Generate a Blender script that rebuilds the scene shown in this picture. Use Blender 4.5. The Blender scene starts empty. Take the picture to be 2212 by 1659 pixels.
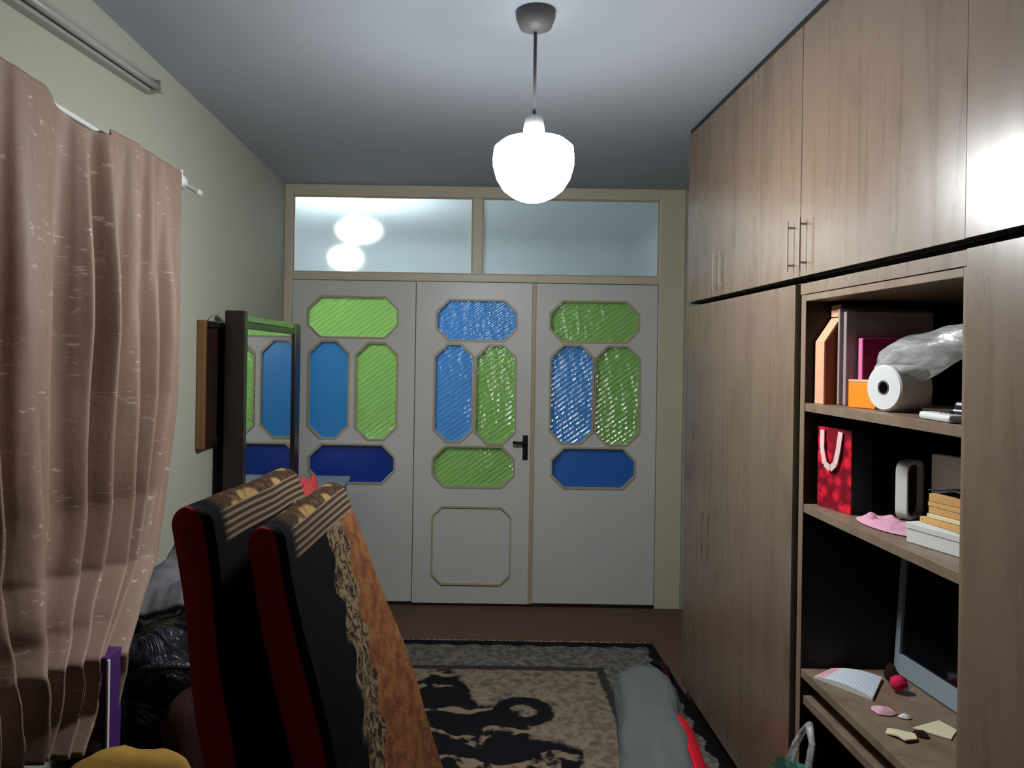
import bpy, bmesh, math, random
from mathutils import Vector, Matrix, noise

scene = bpy.context.scene
C = scene.collection
PI = math.pi

# ------------------------------------------------------------------ camera
FPX = 1600.0                       # focal length in pixels of the 2212 px wide frame
cam_data = bpy.data.cameras.new('camera')
cam_data.sensor_fit = 'HORIZONTAL'
cam_data.sensor_width = 36.0
cam_data.lens = FPX / 2212.0 * 36.0
cam_data.shift_x = (1106 - 1005) / 2212.0
cam_data.shift_y = -(829.5 - 765) / 2212.0
cam_data.clip_start = 0.05
cam = bpy.data.objects.new('camera', cam_data)
C.objects.link(cam)
cam.matrix_world = (Matrix.Translation((0, 0, 1.62)) @ Matrix.Rotation(PI / 2, 4, 'X')
                    @ Matrix.Rotation(math.radians(0.9), 4, 'Z'))
scene.camera = cam

# ------------------------------------------------------------------ world, exposure, lamp strengths
world = bpy.data.worlds.new('world')
scene.world = world
world.use_nodes = True
world.node_tree.nodes['Background'].inputs[0].default_value = (0.02, 0.022, 0.03, 1)
world.node_tree.nodes['Background'].inputs[1].default_value = 0.3
scene.view_settings.view_transform = 'Standard'
scene.view_settings.look = 'None'
scene.view_settings.exposure = 0.0
scene.view_settings.gamma = 1.0
scene.view_settings.use_curve_mapping = False
BULB_STRENGTH = 168.0               # the bare bulb of the room
HALL_STRENGTH = 125.0               # the two globes in the hall beyond the doors
LAMP_POS = (0.205, 2.33, 2.19)
scene.cycles.use_light_tree = False
scene.cycles.max_bounces = 5
scene.cycles.diffuse_bounces = 3
scene.cycles.glossy_bounces = 3
scene.cycles.transmission_bounces = 6
scene.cycles.transparent_max_bounces = 8

# ------------------------------------------------------------------ material helpers
def lin(c):
    c = c / 255.0
    return c / 12.92 if c <= 0.04045 else ((c + 0.055) / 1.055) ** 2.4

def col(r, g, b):
    return (lin(r), lin(g), lin(b), 1.0)

class NT:
    def __init__(self, name):
        self.m = bpy.data.materials.new(name)
        self.m.use_nodes = True
        self.t = self.m.node_tree
        self.p = self.t.nodes['Principled BSDF']
        self.out = self.t.nodes['Material Output']
    def n(self, typ, **kw):
        nd = self.t.nodes.new('ShaderNode' + typ)
        for k, v in kw.items():
            setattr(nd, k, v)
        return nd
    def put(self, sock, v):
        if isinstance(v, (int, float)):
            sock.default_value = v
        elif isinstance(v, tuple):
            sock.default_value = v
        else:
            self.t.links.new(v, sock)
    def math(self, op, a, b=0.0, c=None):
        nd = self.n('Math', operation=op)
        self.put(nd.inputs[0], a); self.put(nd.inputs[1], b)
        if c is not None: self.put(nd.inputs[2], c)
        return nd.outputs[0]
    def mix(self, f, a, b):
        nd = self.n('Mix', data_type='RGBA')
        self.put(nd.inputs[0], f); self.put(nd.inputs[6], a); self.put(nd.inputs[7], b)
        return nd.outputs[2]
    def coords(self, kind='Object', scale=(1, 1, 1), rot=(0, 0, 0), loc=(0, 0, 0)):
        tc = self.n('TexCoord'); mp = self.n('Mapping')
        mp.inputs['Scale'].default_value = scale
        mp.inputs['Rotation'].default_value = rot
        mp.inputs['Location'].default_value = loc
        self.t.links.new(tc.outputs[kind], mp.inputs[0])
        return mp.outputs[0]
    def noise(self, vec, scale=5, detail=3, rough=0.5, dist=0.0):
        nd = self.n('TexNoise')
        self.t.links.new(vec, nd.inputs['Vector'])
        nd.inputs['Scale'].default_value = scale
        nd.inputs['Detail'].default_value = detail
        nd.inputs['Roughness'].default_value = rough
        nd.inputs['Distortion'].default_value = dist
        return nd.outputs[0]
    def voronoi(self, vec, scale=5, out='Distance', feature='F1'):
        nd = self.n('TexVoronoi', feature=feature)
        self.t.links.new(vec, nd.inputs['Vector'])
        nd.inputs['Scale'].default_value = scale
        return nd.outputs[out]
    def ramp(self, f, stops, interp='LINEAR'):
        nd = self.n('ValToRGB')
        cr = nd.color_ramp; cr.interpolation = interp
        while len(cr.elements) < len(stops): cr.elements.new(0.5)
        for e, (p, c) in zip(cr.elements, stops):
            e.position = p; e.color = c
        self.put(nd.inputs[0], f)
        return nd.outputs[0]
    def step(self, x, lo, hi):
        nd = self.n('MapRange', interpolation_type='SMOOTHSTEP')
        self.put(nd.inputs[0], x)
        nd.inputs[1].default_value = lo; nd.inputs[2].default_value = hi
        return nd.outputs[0]
    def bump(self, h, strength=0.2, dist=0.01):
        nd = self.n('Bump')
        nd.inputs['Strength'].default_value = strength
        nd.inputs['Distance'].default_value = dist
        self.t.links.new(h, nd.inputs['Height'])
        return nd.outputs[0]
    def base(self, c, rough=0.5, spec=0.5, metal=0.0, normal=None):
        p = self.p
        self.put(p.inputs['Base Color'], c)
        self.put(p.inputs['Roughness'], rough)
        p.inputs['Specular IOR Level'].default_value = spec
        p.inputs['Metallic'].default_value = metal
        if normal is not None: self.t.links.new(normal, p.inputs['Normal'])
        return self.m

def plain(name, c, rough=0.6, spec=0.4, metal=0.0, var=0.12, nscale=14.0, bump=0.0):
    t = NT(name)
    v = t.coords('Object')
    f = t.noise(v, nscale, 4)
    dark = tuple(x * (1 - var) for x in c[:3]) + (1,)
    lite = tuple(min(1, x * (1 + var)) for x in c[:3]) + (1,)
    cc = t.mix(f, dark, lite)
    nm = t.bump(f, bump, 0.01) if bump else None
    return t.base(cc, rough, spec, metal, nm)

def cloth(name, c, var=0.2, weave=220.0, wr=9.0, bump=0.35, sheen=0.0, rough=0.9):
    t = NT(name)
    v = t.coords('Object')
    f = t.noise(v, wr, 5, 0.6)
    g = t.noise(v, weave, 2)
    dark = tuple(x * (1 - var) for x in c[:3]) + (1,)
    lite = tuple(min(1, x * (1 + var)) for x in c[:3]) + (1,)
    cc = t.mix(f, dark, lite)
    h = t.math('ADD', t.math('MULTIPLY', f, 1.0), t.math('MULTIPLY', g, 0.15))
    t.base(cc, rough, 0.2, 0.0, t.bump(h, bump, 0.02))
    t.p.inputs['Sheen Weight'].default_value = sheen
    return t.m

M = {}
# painted plaster
def plaster(name, c):
    t = NT(name)
    v = t.coords('Object')
    big = t.noise(v, 1.6, 4, 0.6)
    fine = t.noise(v, 60, 3)
    cc = t.mix(big, tuple(x * 0.92 for x in c[:3]) + (1,), c)
    return t.base(cc, 0.75, 0.25, 0.0, t.bump(fine, 0.06, 0.004))
M['ceiling'] = plaster('ceiling_paint', col(164, 170, 178))
M['wall'] = plaster('cream_wall_paint', col(168, 168, 153))
M['wall_hall'] = plaster('hall_paint', col(196, 206, 212))
M['door'] = None
t = NT('cream_gloss_door_paint')
v = t.coords('Object')
f = t.noise(v, 2.5, 4, 0.6)
M['door'] = t.base(t.mix(f, col(190, 192, 186), col(206, 207, 202)), 0.38, 0.45, 0.0,
                   t.bump(t.noise(v, 35, 3), 0.05, 0.004))
M['frame'] = plain('cream_frame_paint', col(196, 188, 166), 0.42, 0.4, var=0.08, nscale=6)
M['moulding'] = plain('yellowed_moulding_paint', col(172, 160, 130), 0.4, 0.4, var=0.12, nscale=20)
# brown floor covering
t = NT('brown_floor')
v = t.coords('Object')
f = t.noise(v, 3, 5, 0.6); g = t.noise(v, 160, 2)
M['floor'] = t.base(t.mix(f, col(84, 62, 50), col(104, 80, 66)), 0.72, 0.25, 0.0, t.bump(g, 0.25, 0.004))

# walnut melamine of the fitted cabinets
def wood(name, c0, c1, c2, rough=0.3, spec=0.5, blotch=True):
    t = NT(name)
    tc = t.n('TexCoord'); oi = t.n('ObjectInfo')
    mul = t.n('VectorMath', operation='SCALE')
    comb = t.n('CombineXYZ')
    for i in range(3): t.t.links.new(oi.outputs['Random'], comb.inputs[i])
    t.t.links.new(comb.outputs[0], mul.inputs[0]); mul.inputs['Scale'].default_value = 7.0
    add = t.n('VectorMath', operation='ADD')
    t.t.links.new(tc.outputs['Object'], add.inputs[0]); t.t.links.new(mul.outputs[0], add.inputs[1])
    mp = t.n('Mapping'); mp.inputs['Scale'].default_value = (9, 9, 0.55)
    t.t.links.new(add.outputs[0], mp.inputs[0])
    g = t.noise(mp.outputs[0], 2.2, 6, 0.62, 0.6)
    mp2 = t.n('Mapping'); mp2.inputs['Scale'].default_value = (3.2, 3.2, 1.9)
    t.t.links.new(add.outputs[0], mp2.inputs[0])
    b = t.noise(mp2.outputs[0], 2.2, 3, 0.5, 0.8)
    cc = t.ramp(g, [(0.18, c0), (0.48, c1), (0.8, c2)])
    kn = t.step(b, 0.6, 0.78)
    cc = t.mix(t.math('MULTIPLY', t.step(b, 0.52, 0.8), 0.75), cc, c0)
    rr = t.math('ADD', t.math('MULTIPLY', g, 0.1), rough - 0.05)
    return t.base(cc, rr, spec, 0.0, t.bump(g, 0.03, 0.003))
M['walnut'] = wood('walnut_melamine', col(98, 80, 64), col(116, 97, 80), col(123, 105, 88), 0.28, 0.85)
M['walnut_edge'] = wood('walnut_shelf', col(100, 84, 68), col(124, 106, 88), col(138, 120, 102), 0.4, 0.4)
M['walnut_shade'] = wood('walnut_inside_shade', col(24, 18, 16), col(32, 25, 21), col(40, 31, 26), 0.55, 0.25)  # near-black copy of the walnut, shade of the recesses put into its colour
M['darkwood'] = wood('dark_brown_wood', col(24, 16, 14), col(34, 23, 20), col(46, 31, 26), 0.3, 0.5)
M['framewood'] = wood('brown_frame_wood', col(84, 56, 30), col(112, 78, 44), col(132, 96, 60), 0.5, 0.4)
M['top_strip'] = plain('dark_top_strip', col(34, 28, 25), 0.5)  # dark strip filling between cabinet tops and ceiling
M['steel'] = plain('satin_steel', col(150, 138, 124), 0.4, 0.5, 0.5, var=0.05)
M['blackmetal'] = plain('dark_metal', col(34, 36, 38), 0.35, 0.5, 0.6, var=0.05)
M['dim_metal'] = plain('dull_grey_metal', col(96, 96, 98), 0.5, 0.4, var=0.05)
M['white_plastic'] = plain('white_plastic', col(214, 216, 214), 0.4, 0.5, var=0.04)
M['grey_metal'] = plain('grey_enamel', col(150, 150, 144), 0.4, 0.5, var=0.05)

# coloured textured glass: diffuse transmission plus a ridged glossy surface
def stained(name, c, ridges=True):
    t = NT(name)
    v = t.coords('Object', rot=(0, math.radians(36), 0))
    wv = t.n('TexWave', wave_type='BANDS', bands_direction='Z', wave_profile='SIN')
    t.t.links.new(v, wv.inputs['Vector'])
    wv.inputs['Scale'].default_value = 11.5
    wv.inputs['Distortion'].default_value = 0.5
    wv.inputs['Detail'].default_value = 1.0
    wv.inputs['Detail Scale'].default_value = 1.2
    nz = t.noise(t.coords('Object', (17, 17, 6), rot=(0, math.radians(36), 0)), 1.0, 2, 0.5)
    if ridges:
        h = t.math('ADD', wv.outputs['Fac'], t.math('MULTIPLY', nz, 4.0))
        nm = t.bump(h, 1.0, 0.0032)
    else:
        h = nz
        nm = t.bump(h, 0.12, 0.002)
    cc = t.mix(t.math('MULTIPLY', wv.outputs['Fac'], 0.25 if ridges else 0.03), c,
               tuple(min(1, x * 0.7) for x in c[:3]) + (1,))
    t.base(cc, 0.6, 0.0)
    tr = t.n('BsdfTranslucent')
    t.put(tr.inputs[0], cc)
    mx = t.n('MixShader'); mx.inputs[0].default_value = 0.92
    t.t.links.new(t.p.outputs[0], mx.inputs[1]); t.t.links.new(tr.outputs[0], mx.inputs[2])
    gl = t.n('BsdfGlossy'); gl.inputs['Roughness'].default_value = 0.15 if ridges else 0.3
    gl.inputs['Color'].default_value = (1, 1, 1, 1)
    t.t.links.new(nm, gl.inputs['Normal'])
    fz = t.n('Fresnel'); fz.inputs['IOR'].default_value = 1.62
    t.t.links.new(nm, fz.inputs['Normal'])
    rf = t.n('BsdfRefraction', distribution='BECKMANN'); rf.inputs['IOR'].default_value = 1.5
    rf.inputs['Roughness'].default_value = 0.22 if ridges else 0.5
    t.put(rf.inputs['Color'], tuple(x ** 0.5 for x in c[:3]) + (1,))
    t.t.links.new(nm, rf.inputs['Normal'])
    m1 = t.n('MixShader'); m1.inputs[0].default_value = 0.3 if ridges else 0.12
    t.t.links.new(mx.outputs[0], m1.inputs[1]); t.t.links.new(rf.outputs[0], m1.inputs[2])
    m2 = t.n('MixShader')
    t.t.links.new(fz.outputs[0], m2.inputs[0])
    t.t.links.new(m1.outputs[0], m2.inputs[1]); t.t.links.new(gl.outputs[0], m2.inputs[2])
    t.t.links.new(m2.outputs[0], t.out.inputs[0])
    return t.m
M['glass_green'] = stained('green_ridged_glass', col(186, 224, 150))
M['glass_blue'] = stained('blue_ridged_glass', col(132, 192, 244))
M['glass_bluesmooth'] = stained('blue_smooth_glass', col(96, 172, 216), False)
M['glass_mid'] = stained('mid_blue_glass', col(104, 162, 224), False)
M['glass_deep'] = stained('deep_blue_glass', col(60, 104, 180), False)
# frosted transom glass
t = NT('frosted_clear_glass')
v = t.coords('Object')
gl = t.n('BsdfGlass', distribution='BECKMANN')
gl.inputs['Color'].default_value = (0.93, 0.96, 0.97, 1)
gl.inputs['Roughness'].default_value = 0.3
gl.inputs['IOR'].default_value = 1.18
t.t.links.new(t.bump(t.noise(v, 40, 2), 0.1, 0.003), gl.inputs['Normal'])
tr = t.n('BsdfTranslucent'); tr.inputs[0].default_value = (0.8, 0.88, 0.92, 1)
mx = t.n('MixShader'); mx.inputs[0].default_value = 0.15
t.t.links.new(gl.outputs[0], mx.inputs[1]); t.t.links.new(tr.outputs[0], mx.inputs[2])
t.t.links.new(mx.outputs[0], t.out.inputs[0])
M['glass_frost'] = t.m
M['glass_night'] = plain('night_window_glass', col(12, 14, 18), 0.08, 0.5, var=0.02)
t = NT('mirror_silver'); M['mirror'] = t.base((0.86, 0.88, 0.88, 1), 0.015, 0.5, 1.0)
t = NT('lacquered_dark_rail'); M['lacquer'] = t.base(t.mix(t.noise(t.coords(), 8), (0.3, 0.3, 0.3, 1), (0.36, 0.36, 0.36, 1)), 0.16, 0.6, 0.9)
# picture surface behind glass
t = NT('dark_picture')
v = t.coords('Object')
M['picture'] = t.base(t.mix(t.noise(v, 4, 4), col(40, 28, 26), col(60, 40, 38)), 0.12, 0.5)

def emitter(name, c, s):
    t = NT(name)
    t.base((0.8, 0.8, 0.8, 1), 0.5)
    t.p.inputs['Emission Color'].default_value = c
    t.p.inputs['Emission Strength'].default_value = s
    return t.m
M['bulb'] = emitter('lit_bulb', (0.96, 0.985, 1.0, 1), BULB_STRENGTH)
M['bulb_upper'] = emitter('dim_upper_glass', (0.96, 0.985, 1.0, 1), BULB_STRENGTH * 0.11)  # upper half dimmed so less light reaches ceiling and upper cabinets
M['hall_globe'] = emitter('lit_hall_globe', (0.95, 1.0, 0.97, 1), HALL_STRENGTH)

# satin curtain with woven sprigs (UV: metres)
t = NT('dusty_pink_satin')
uv = t.n('UVMap').outputs[0]
mp = t.n('Mapping'); t.t.links.new(uv, mp.inputs[0])
mp.inputs['Rotation'].default_value = (0, 0, math.radians(22)); mp.inputs['Scale'].default_value = (26, 62, 1)
sp = t.step(t.noise(mp.outputs[0], 1.0, 3, 0.6), 0.57, 0.68)
mp2 = t.n('Mapping'); t.t.links.new(uv, mp2.inputs[0]); mp2.inputs['Scale'].default_value = (15, 10, 1)
clus = t.step(t.noise(mp2.outputs[0], 1.0, 2, 0.5), 0.46, 0.6)
mot = t.math('MULTIPLY', sp, clus)
mp3 = t.n('Mapping'); t.t.links.new(uv, mp3.inputs[0]); mp3.inputs['Scale'].default_value = (60, 9, 1)
st = t.noise(mp3.outputs[0], 1.0, 3)
cc = t.mix(st, col(122, 98, 84), col(144, 118, 102))
cc = t.mix(mot, cc, col(182, 160, 148))
crk = t.noise(t.coords('Object', (1, 1, 1)), 16, 5, 0.65)
t.base(cc, t.math('SUBTRACT', 0.58, t.math('MULTIPLY', mot, 0.2)), 0.4, 0.0, t.bump(crk, 0.14, 0.02))
t.p.inputs['Sheen Weight'].default_value = 0.1
M['curtain'] = t.m

# oriental rug lying on the floor (object coordinates in metres, origin in the middle)
def floor_rug_material(hx, hy):
    t = NT('navy_cream_rug')
    tc = t.n('TexCoord'); sep = t.n('SeparateXYZ')
    wn_ = t.n('TexNoise'); t.t.links.new(tc.outputs['Object'], wn_.inputs['Vector'])
    wn_.inputs['Scale'].default_value = 38.0; wn_.inputs['Detail'].default_value = 3.0
    sub = t.n('VectorMath', operation='SUBTRACT'); t.t.links.new(wn_.outputs['Color'], sub.inputs[0]); sub.inputs[1].default_value = (0.5, 0.5, 0.5)
    scl = t.n('VectorMath', operation='SCALE'); t.t.links.new(sub.outputs[0], scl.inputs[0]); scl.inputs['Scale'].default_value = 0.035
    adv = t.n('VectorMath', operation='ADD'); t.t.links.new(tc.outputs['Object'], adv.inputs[0]); t.t.links.new(scl.outputs[0], adv.inputs[1])
    t.t.links.new(adv.outputs[0], sep.inputs[0])
    x, y = sep.outputs[0], sep.outputs[1]
    ax, ay = t.math('ABSOLUTE', x), t.math('ABSOLUTE', y)
    ex, ey = t.math('SUBTRACT', hx, ax), t.math('SUBTRACT', hy, ay)
    e = t.math('MINIMUM', ex, ey)
    ob = tc.outputs['Object']
    nz = t.noise(ob, 9, 4, 0.6); fz = t.noise(ob, 26, 4, 0.65)
    scal = t.math('MULTIPLY', t.math('ADD', t.math('SINE', t.math('MULTIPLY', x, 40.0)), t.math('SINE', t.math('MULTIPLY', y, 40.0))), 0.016)
    edge = t.step(t.math('ADD', e, scal), 0.058, 0.07)
    navy, cream = col(18, 18, 26), col(150, 140, 118)
    pink, grey = col(126, 104, 92), col(84, 86, 86)
    fl = t.voronoi(ob, 11)
    field = t.mix(t.step(fz, 0.42, 0.6), cream, pink)
    field = t.mix(t.math('MULTIPLY', t.step(fl, 0.3, 0.16), 0.8), field, grey)
    border = t.mix(t.step(fz, 0.4, 0.62), col(132, 126, 112), grey)
    border = t.mix(t.math('MULTIPLY', t.step(t.voronoi(ob, 7), 0.24, 0.14), 0.9), border, pink)
    band = t.step(e, 0.36, 0.4)
    line = t.math('MULTIPLY', t.step(e, 0.33, 0.345), t.step(e, 0.39, 0.375))
    # medallion with a lobed outline
    mx_, my_ = t.math('ADD', x, 0.12), y
    lz = t.math('ADD', t.math('DIVIDE', t.math('ABSOLUTE', mx_), 0.86), t.math('DIVIDE', t.math('ABSOLUTE', my_), 1.18))
    ang = t.math('ARCTAN2', my_, mx_)
    lob = t.math('MULTIPLY', t.math('ABSOLUTE', t.math('SINE', t.math('MULTIPLY', ang, 7.0))), 0.16)
    lz = t.math('SUBTRACT', lz, lob)
    lz = t.math('ADD', lz, t.math('MULTIPLY', t.math('SUBTRACT', nz, 0.5), 0.22))
    ins = t.step(lz, 0.9, 0.85)
    # rosette ring on the medallion's edge
    rx, ry = t.math('SUBTRACT', x, 0.26), t.math('SUBTRACT', y, 0.74)
    rr = t.math('SQRT', t.math('ADD', t.math('MULTIPLY', rx, rx), t.math('MULTIPLY', ry, ry)))
    rr = t.math('ADD', rr, t.math('MULTIPLY', t.math('SUBTRACT', fz, 0.5), 0.04))
    ring = t.math('MULTIPLY', t.step(rr, 0.145, 0.13), t.step(rr, 0.05, 0.065))
    vine = t.n('TexWave', wave_type='RINGS', wave_profile='SIN')
    t.t.links.new(ob, vine.inputs['Vector'])
    vine.inputs['Scale'].default_value = 1.5; vine.inputs['Distortion'].default_value = 9.0
    vine.inputs['Detail'].default_value = 2.5; vine.inputs['Detail Scale'].default_value = 2.2
    vn = t.math('MULTIPLY', t.step(vine.outputs['Fac'], 0.8, 0.92), t.step(nz, 0.42, 0.52))
    med = t.mix(vn, navy, col(150, 130, 106))
    cc = t.mix(ins, field, med)
    cc = t.mix(ring, cc, navy)
    cc = t.mix(line, t.mix(band, border, cc), col(60, 56, 54))
    cc = t.mix(edge, navy, cc)
    pile = t.noise(ob, 240, 2)
    cc = t.mix(t.math('MULTIPLY', pile, 0.5), cc, col(30, 27, 26))
    return t.base(cc, 0.95, 0.1, 0.0, t.bump(t.math('ADD', pile, t.math('MULTIPLY', fz, 0.5)), 0.5, 0.006))

# the two rugs stood on edge (UV: u = metres from the near edge, v = metres from the ridge)
def folded_rug_material(name, b0, slope, width, field0, field1):
    t = NT(name)
    uvn = t.n('UVMap').outputs[0]
    sep = t.n('SeparateXYZ'); t.t.links.new(uvn, sep.inputs[0])
    u, w = sep.outputs[0], sep.outputs[1]
    nz = t.noise(uvn, 22, 4, 0.65); fz = t.noise(uvn, 48, 5, 0.7, 0.8)
    wig = t.math('MULTIPLY', t.math('SINE', t.math('MULTIPLY', w, 62.0)), 0.018)
    ub = t.math('ADD', t.math('SUBTRACT', u, b0), t.math('ADD', t.math('MULTIPLY', w, slope), wig))
    ub = t.math('ADD', ub, t.math('MULTIPLY', t.math('SUBTRACT', nz, 0.5), 0.05))
    navy = t.mix(t.step(fz, 0.62, 0.72), col(8, 7, 10), col(52, 40, 26))
    scroll = t.mix(t.step(fz, 0.42, 0.58), col(142, 122, 92), col(44, 36, 30))
    field = t.mix(t.step(nz, 0.38, 0.62), field0, field1)
    field = t.mix(t.math('MULTIPLY', t.step(fz, 0.58, 0.7), 0.6), field, col(70, 62, 44))
    face = t.mix(t.step(ub, -0.006, 0.006), navy, scroll)
    face = t.mix(t.step(ub, width - 0.006, width + 0.006), face, field)
    # bands on the ridge
    ros = t.voronoi(uvn, 17)
    ro = t.mix(t.step(ros, 0.34, 0.55), col(168, 136, 86), col(58, 42, 28))
    ro = t.mix(t.step(fz, 0.5, 0.66), ro, col(104, 84, 52))
    sw = t.math('SINE', t.math('MULTIPLY', w, 430.0))
    stripes = t.mix(t.step(sw, -0.2, 0.5), col(62, 48, 40), col(134, 116, 94))
    top = t.mix(t.step(t.math('ABSOLUTE', t.math('ADD', w, 0.002)), 0.048, 0.051), ro, stripes)
    endm = t.step(u, 0.03, 0.07)
    top = t.mix(endm, navy, top)
    cc = t.mix(t.step(t.math('ABSOLUTE', t.math('SUBTRACT', w, 0.008)), 0.098, 0.104), top, face)
    pile = t.noise(uvn, 420, 2)
    cc = t.mix(t.math('MULTIPLY', pile, 0.4), cc, col(16, 12, 10))
    return t.base(cc, 0.95, 0.08, 0.0, t.bump(t.math('ADD', pile, fz), 0.55, 0.006))

M['rug_red'] = cloth('red_rug_binding', col(140, 24, 36), 0.25, 200, 30, 0.4)
M['rug_dark'] = cloth('dark_rug_pile', col(10, 9, 12), 0.3, 200, 30, 0.4)
M['fringe'] = cloth('cream_fringe', col(190, 180, 160), 0.15)
M['leather'] = None
t = NT('black_wrinkled_leather'); v = t.coords('Object')
f = t.noise(v, 9, 5, 0.6, 0.6)
M['leather'] = t.base(t.mix(f, col(24, 25, 30), col(58, 60, 68)), 0.33, 0.5, 0.0, t.bump(f, 0.9, 0.05))
M['greycloth'] = cloth('grey_quilt_cloth', col(98, 104, 104), 0.14, 260, 7, 0.6)
M['darkgrey'] = cloth('dark_grey_sheet', col(104, 104, 108), 0.15, 260, 8, 0.4)
M['purple'] = plain('purple_card', col(74, 38, 102), 0.5)
M['mustard'] = cloth('mustard_cloth', col(156, 122, 56), 0.25, 180, 12, 0.5)
M['maroon'] = cloth('maroon_cloth', col(38, 11, 13), 0.25, 180, 10, 0.5)
M['redcloth'] = cloth('bright_red_cloth', col(214, 26, 46), 0.1, 260, 10, 0.25)
M['crimson'] = cloth('crimson_pink_cloth', col(206, 34, 82), 0.1, 260, 10, 0.25)
M['pinkcloth'] = cloth('pink_cloth', col(206, 150, 172), 0.12, 260, 14, 0.3)
M['coral'] = cloth('coral_pink_cloth', col(216, 84, 84), 0.2, 260, 16, 0.4)
M['paper'] = plain('white_paper', col(206, 208, 206), 0.7, 0.2, var=0.04)
M['cream_paper'] = plain('cream_paper', col(214, 206, 172), 0.7, 0.2, var=0.06)
M['pink_paper'] = plain('pink_paper', col(214, 164, 178), 0.7, 0.2, var=0.05)
M['kraft'] = plain('kraft_paper', col(198, 156, 98), 0.7, 0.2, var=0.1)
M['terracotta'] = plain('terracotta_card', col(150, 72, 40), 0.6, 0.3, var=0.15)
M['tan'] = plain('tan_card', col(208, 160, 126), 0.6, 0.3, var=0.06)
M['greycard'] = plain('grey_card', col(142, 130, 130), 0.6, 0.3, var=0.1)
M['magenta'] = plain('magenta_card', col(150, 24, 78), 0.5, 0.3, var=0.08)
M['rose'] = plain('rose_pink_card', col(212, 110, 158), 0.5, 0.3, var=0.06)
M['orange'] = plain('orange_card', col(230, 138, 30), 0.5, 0.3, var=0.05)
M['browncard'] = plain('brown_card', col(116, 88, 60), 0.7, 0.2, var=0.1)
M['navyplastic'] = plain('navy_plastic', col(28, 26, 44), 0.35, 0.4)
M['bezel'] = plain('pale_blue_grey_bezel', col(140, 154, 162), 0.45, 0.4, var=0.06)
M['screen'] = plain('dark_screen', col(14, 16, 20), 0.12, 0.5, var=0.02)
M['black'] = plain('black_card', col(18, 18, 20), 0.5)
M['ivory'] = plain('ivory_ribbon', col(222, 190, 188), 0.6)
M['toplam'] = plain('pale_laminate', col(170, 182, 186), 0.3, 0.5, var=0.05)
t = NT('red_rose_print'); v = t.coords('Object')
vo = t.voronoi(v, 26); f = t.noise(v, 30, 4, 0.6, 1.0)
cc = t.mix(t.step(vo, 0.2, 0.62), col(226, 32, 56), col(120, 12, 30))
cc = t.mix(t.math('MULTIPLY', t.step(f, 0.55, 0.66), 0.7), cc, col(92, 10, 26))
M['rose_print'] = t.base(cc, 0.4, 0.4)
def film(name, c, fac, rough=0.25):
    t = NT(name); v = t.coords('Object')
    f = t.noise(t.coords('Object', (26, 5, 26), rot=(math.radians(18), 0, 0)), 1.0, 4, 0.6, 0.8)
    t.base(c, rough, 0.7, 0.0, t.bump(f, 0.3, 0.02))
    tp = t.n('BsdfTransparent'); mx = t.n('MixShader')
    t.put(mx.inputs[0], t.math('ADD', t.math('MULTIPLY', t.step(f, 0.35, 0.65), 0.3), fac - 0.15))
    t.t.links.new(tp.outputs[0], mx.inputs[1]); t.t.links.new(t.p.outputs[0], mx.inputs[2])
    t.t.links.new(mx.outputs[0], t.out.inputs[0])
    return t.m
M['film'] = film('clear_plastic_film', col(214, 216, 214), 0.34)
M['mint'] = film('mint_plastic_bag', col(128, 190, 176), 0.9, 0.4)
t = NT('ruled_paper'); v = t.coords('Object')
wv = t.n('TexWave', wave_type='BANDS', bands_direction='X'); t.t.links.new(v, wv.inputs['Vector']); wv.inputs['Scale'].default_value = 22
M['ruled'] = t.base(t.mix(t.step(wv.outputs['Fac'], 0.85, 0.97), col(206, 216, 226), col(168, 176, 196)), 0.7, 0.2)

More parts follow.
